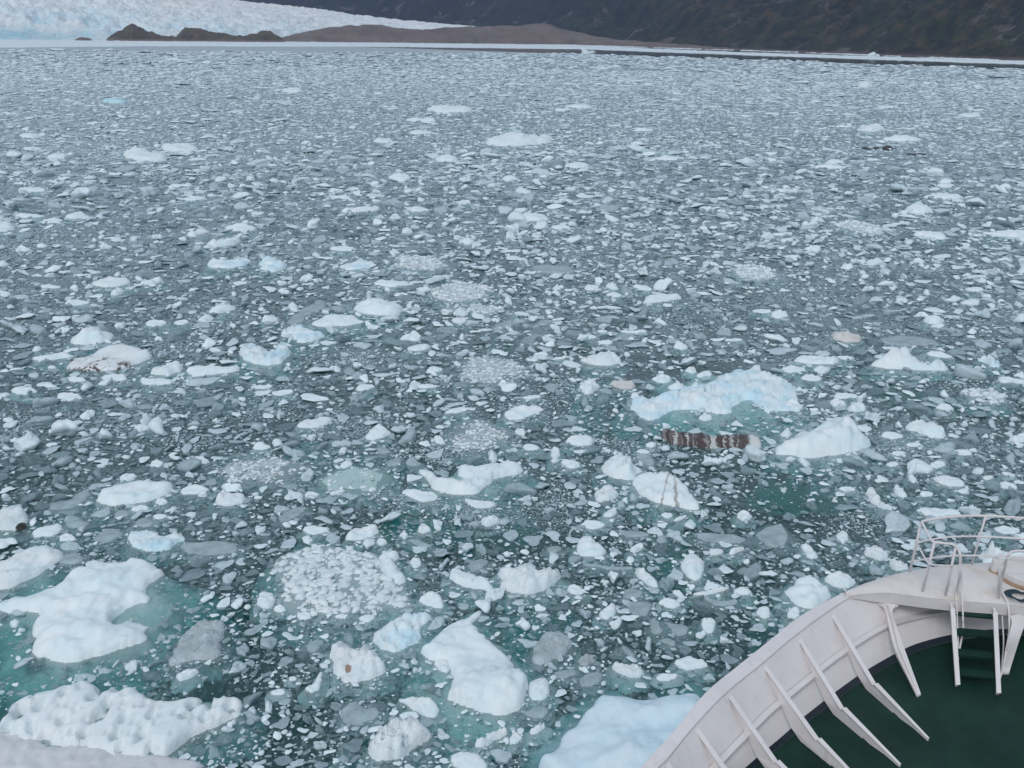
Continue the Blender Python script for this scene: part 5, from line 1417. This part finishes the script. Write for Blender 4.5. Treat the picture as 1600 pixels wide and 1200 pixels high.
for k, (yl, yr) in enumerate(((961, 966), (991, 996), (1024, 1029), (1054, 1060))):
    z = ZR-.22-.2*k
    a, b = un(1494+k*1.2, yl, z), un(1552+k*1.0, yr, z)
    d = b-a; d /= np.linalg.norm(d); q = np.cross((0, 0, 1), d); q = q if q[1] > 0 else -q
    m = MB(); m.poly_prism([a, b, b+q*.20, a+q*.20], (0, 0, .03)); m.poly_prism([a-q*.004+(0, 0, -.02), b-q*.004+(0, 0, -.02), b-q*.004+(0, 0, .02), a-q*.004+(0, 0, .02)], q*.014)
    m.build('tread', GD, la, bevel=.003)
zline([(1499.5, 884, ZT-.35), (1502, 905, ZR+.35), (1503.5, 938, ZR+.02), (1505, 975, ZR-.35), (1504, 990, ZR-.5), (1500, 1010, ZR-.62), (1494, 1045, ZD+.2)], .018, 'handrail', la)
zline([(1493, 920, ZR+.1), (1494.5, 938, ZR-.0), (1496, 975, ZR-.35), (1497, 1005, ZR-.6), (1494, 1045, ZD+.2)], .014, 'handrail', la)
zline([(1566, 925, ZR+.1), (1575, 945, ZR-.0), (1577, 978, ZR-.3), (1575, 1000, ZR-.5), (1568, 1040, ZD+.25), (1562, 1060, ZD+.15)], .018, 'handrail', la)
zline([(1562, 932, ZR), (1564.5, 945, ZR-.1), (1567, 980, ZR-.4), (1568, 1010, ZR-.65), (1564, 1055, ZD+.15)], .014, 'handrail', la)
# fittings on the platform
def cyl(c, r, h, name, mat, parent, k=28):
    m = MB(); m.tube([c, c+np.array((0, 0, h))], r, k); return m.build(name, mat, parent, bevel=.012)
c0 = un(1604, 903, ZR+.05)
cyl(c0, .52, .05, 'hatch_rim', RU, ship); cyl(c0+np.array((0, 0, .05)), .49, .12, 'hatch', WP, ship)
c1 = un(1556, 893, ZR+.04); cyl(c1, .10, .26, 'bollard', WH, ship); cyl(c1-np.array((0, 0, .0)), .125, .03, 'bollard_base', RU, ship)
# rope coil lying on the platform
n = NT('blue_black_rope'); RP = n.done(n.bsdf(n.mix(n.noise(n.mapping(n.coord(), (20, 20, 20)), 2, 3), (.012, .018, .03), (.03, .07, .10)), .8))
rb_ = MB(); c2 = un(1592, 933, ZR+.05)
pts = []
for k in range(90):
    t = k/89; an = t*6.2832*2.6; ra = .17+.05*math.sin(3.1*an)
    pts.append((ra*math.cos(an)*1.25, ra*math.sin(an)*.8, .02+.035*t+.012*math.sin(5*an)))
rb_.tube(pts, .017, 8); rb_.tube([(.1, -.1, .03), (.2, -.2, .03), (.32, -.24, .025), (.5, -.30, .02)], .015, 8)
ro = rb_.build('rope', RP, None, smooth=True); ro.location = tuple(c2); tag(ro, 'dark blue rope coil lying on the ship\'s stained bow platform', 'rope')

# ------------------------------------------------------------------ air
SUN_EL, SUN_AZ = R(48), R(200)       # direction the light comes from: behind and to the left of the camera
n = NT('haze_air'); pv = n.n('ShaderNodeVolumePrincipled'); pv.inputs['Density'].default_value = .00013
pv.inputs['Color'].default_value = (.40, .56, 1, 1); pv.inputs['Anisotropy'].default_value = .2
n.l(pv.outputs[0], n.out.inputs['Volume'])
mb = MB(); a, b, c, d = -3600, 3600, -260, 5600
mb.add([(a, c, -8.5), (b, c, -8.5), (b, d, -8.5), (a, d, -8.5), (a, c, 720), (b, c, 720), (b, d, 720), (a, d, 720)],
       [(3, 2, 1, 0), (4, 5, 6, 7), (0, 1, 5, 4), (1, 2, 6, 5), (2, 3, 7, 6), (3, 0, 4, 7)])
tag(mb.build('haze', n.m), 'thin blue air over the fjord', 'haze', None, 'stuff')

# ------------------------------------------------------------------ sky and sun
w = bpy.data.worlds.new('World'); S.world = w; w.use_nodes = True; nt = w.node_tree; nt.nodes.clear()
def wn(t): return nt.nodes.new(t)
sky = wn('ShaderNodeTexSky'); sky.sky_type = 'NISHITA'; sky.sun_disc = False; sky.sun_elevation = SUN_EL; sky.sun_rotation = SUN_AZ; sky.dust_density = 3; sky.air_density = 1.0; sky.ozone_density = 1
tc = wn('ShaderNodeTexCoord'); mp_ = wn('ShaderNodeMapping'); mp_.inputs['Scale'].default_value = (1, 1, 2.6); nt.links.new(tc.outputs['Generated'], mp_.inputs[0])
nz = wn('ShaderNodeTexNoise'); nz.inputs['Scale'].default_value = 2.2; nz.inputs['Detail'].default_value = 6; nz.inputs['Roughness'].default_value = .55; nt.links.new(mp_.outputs[0], nz.inputs['Vector'])
rp = wn('ShaderNodeValToRGB'); rp.color_ramp.elements[0].position = .32; rp.color_ramp.elements[0].color = (4.9, 5.9, 6.9, 1); rp.color_ramp.elements[1].position = .68; rp.color_ramp.elements[1].color = (8.0, 9.0, 9.9, 1)
nt.links.new(nz.outputs['Fac'], rp.inputs[0])
mx = wn('ShaderNodeMix'); mx.data_type = 'RGBA'; mx.inputs[0].default_value = .86
nt.links.new(sky.outputs[0], mx.inputs[6]); nt.links.new(rp.outputs[0], mx.inputs[7])
bg = wn('ShaderNodeBackground'); bg.inputs['Strength'].default_value = .086; nt.links.new(mx.outputs[2], bg.inputs['Color'])
ow = wn('ShaderNodeOutputWorld'); nt.links.new(bg.outputs[0], ow.inputs['Surface'])
sl = bpy.data.lights.new('sun', 'SUN'); sl.energy = 1.15; sl.angle = R(22); sl.color = (1, .97, .93)
so = bpy.data.objects.new('sun', sl); COL.objects.link(so)
from mathutils import Vector
dr = Vector((math.sin(SUN_AZ)*math.cos(SUN_EL), math.cos(SUN_AZ)*math.cos(SUN_EL), math.sin(SUN_EL)))
so.rotation_euler = dr.to_track_quat('Z', 'Y').to_euler(); so.location = (-20, -30, 60)

S.render.engine = 'CYCLES'
S.view_settings.view_transform = 'Standard'; S.view_settings.look = 'None'; S.view_settings.gamma = 1; S.view_settings.exposure = 0
S.cycles.use_denoising = True
S.cycles.max_bounces = 8; S.cycles.diffuse_bounces = 3; S.cycles.glossy_bounces = 3; S.cycles.transparent_max_bounces = 8; S.cycles.volume_bounces = 0
S.cycles.sample_clamp_indirect = 5
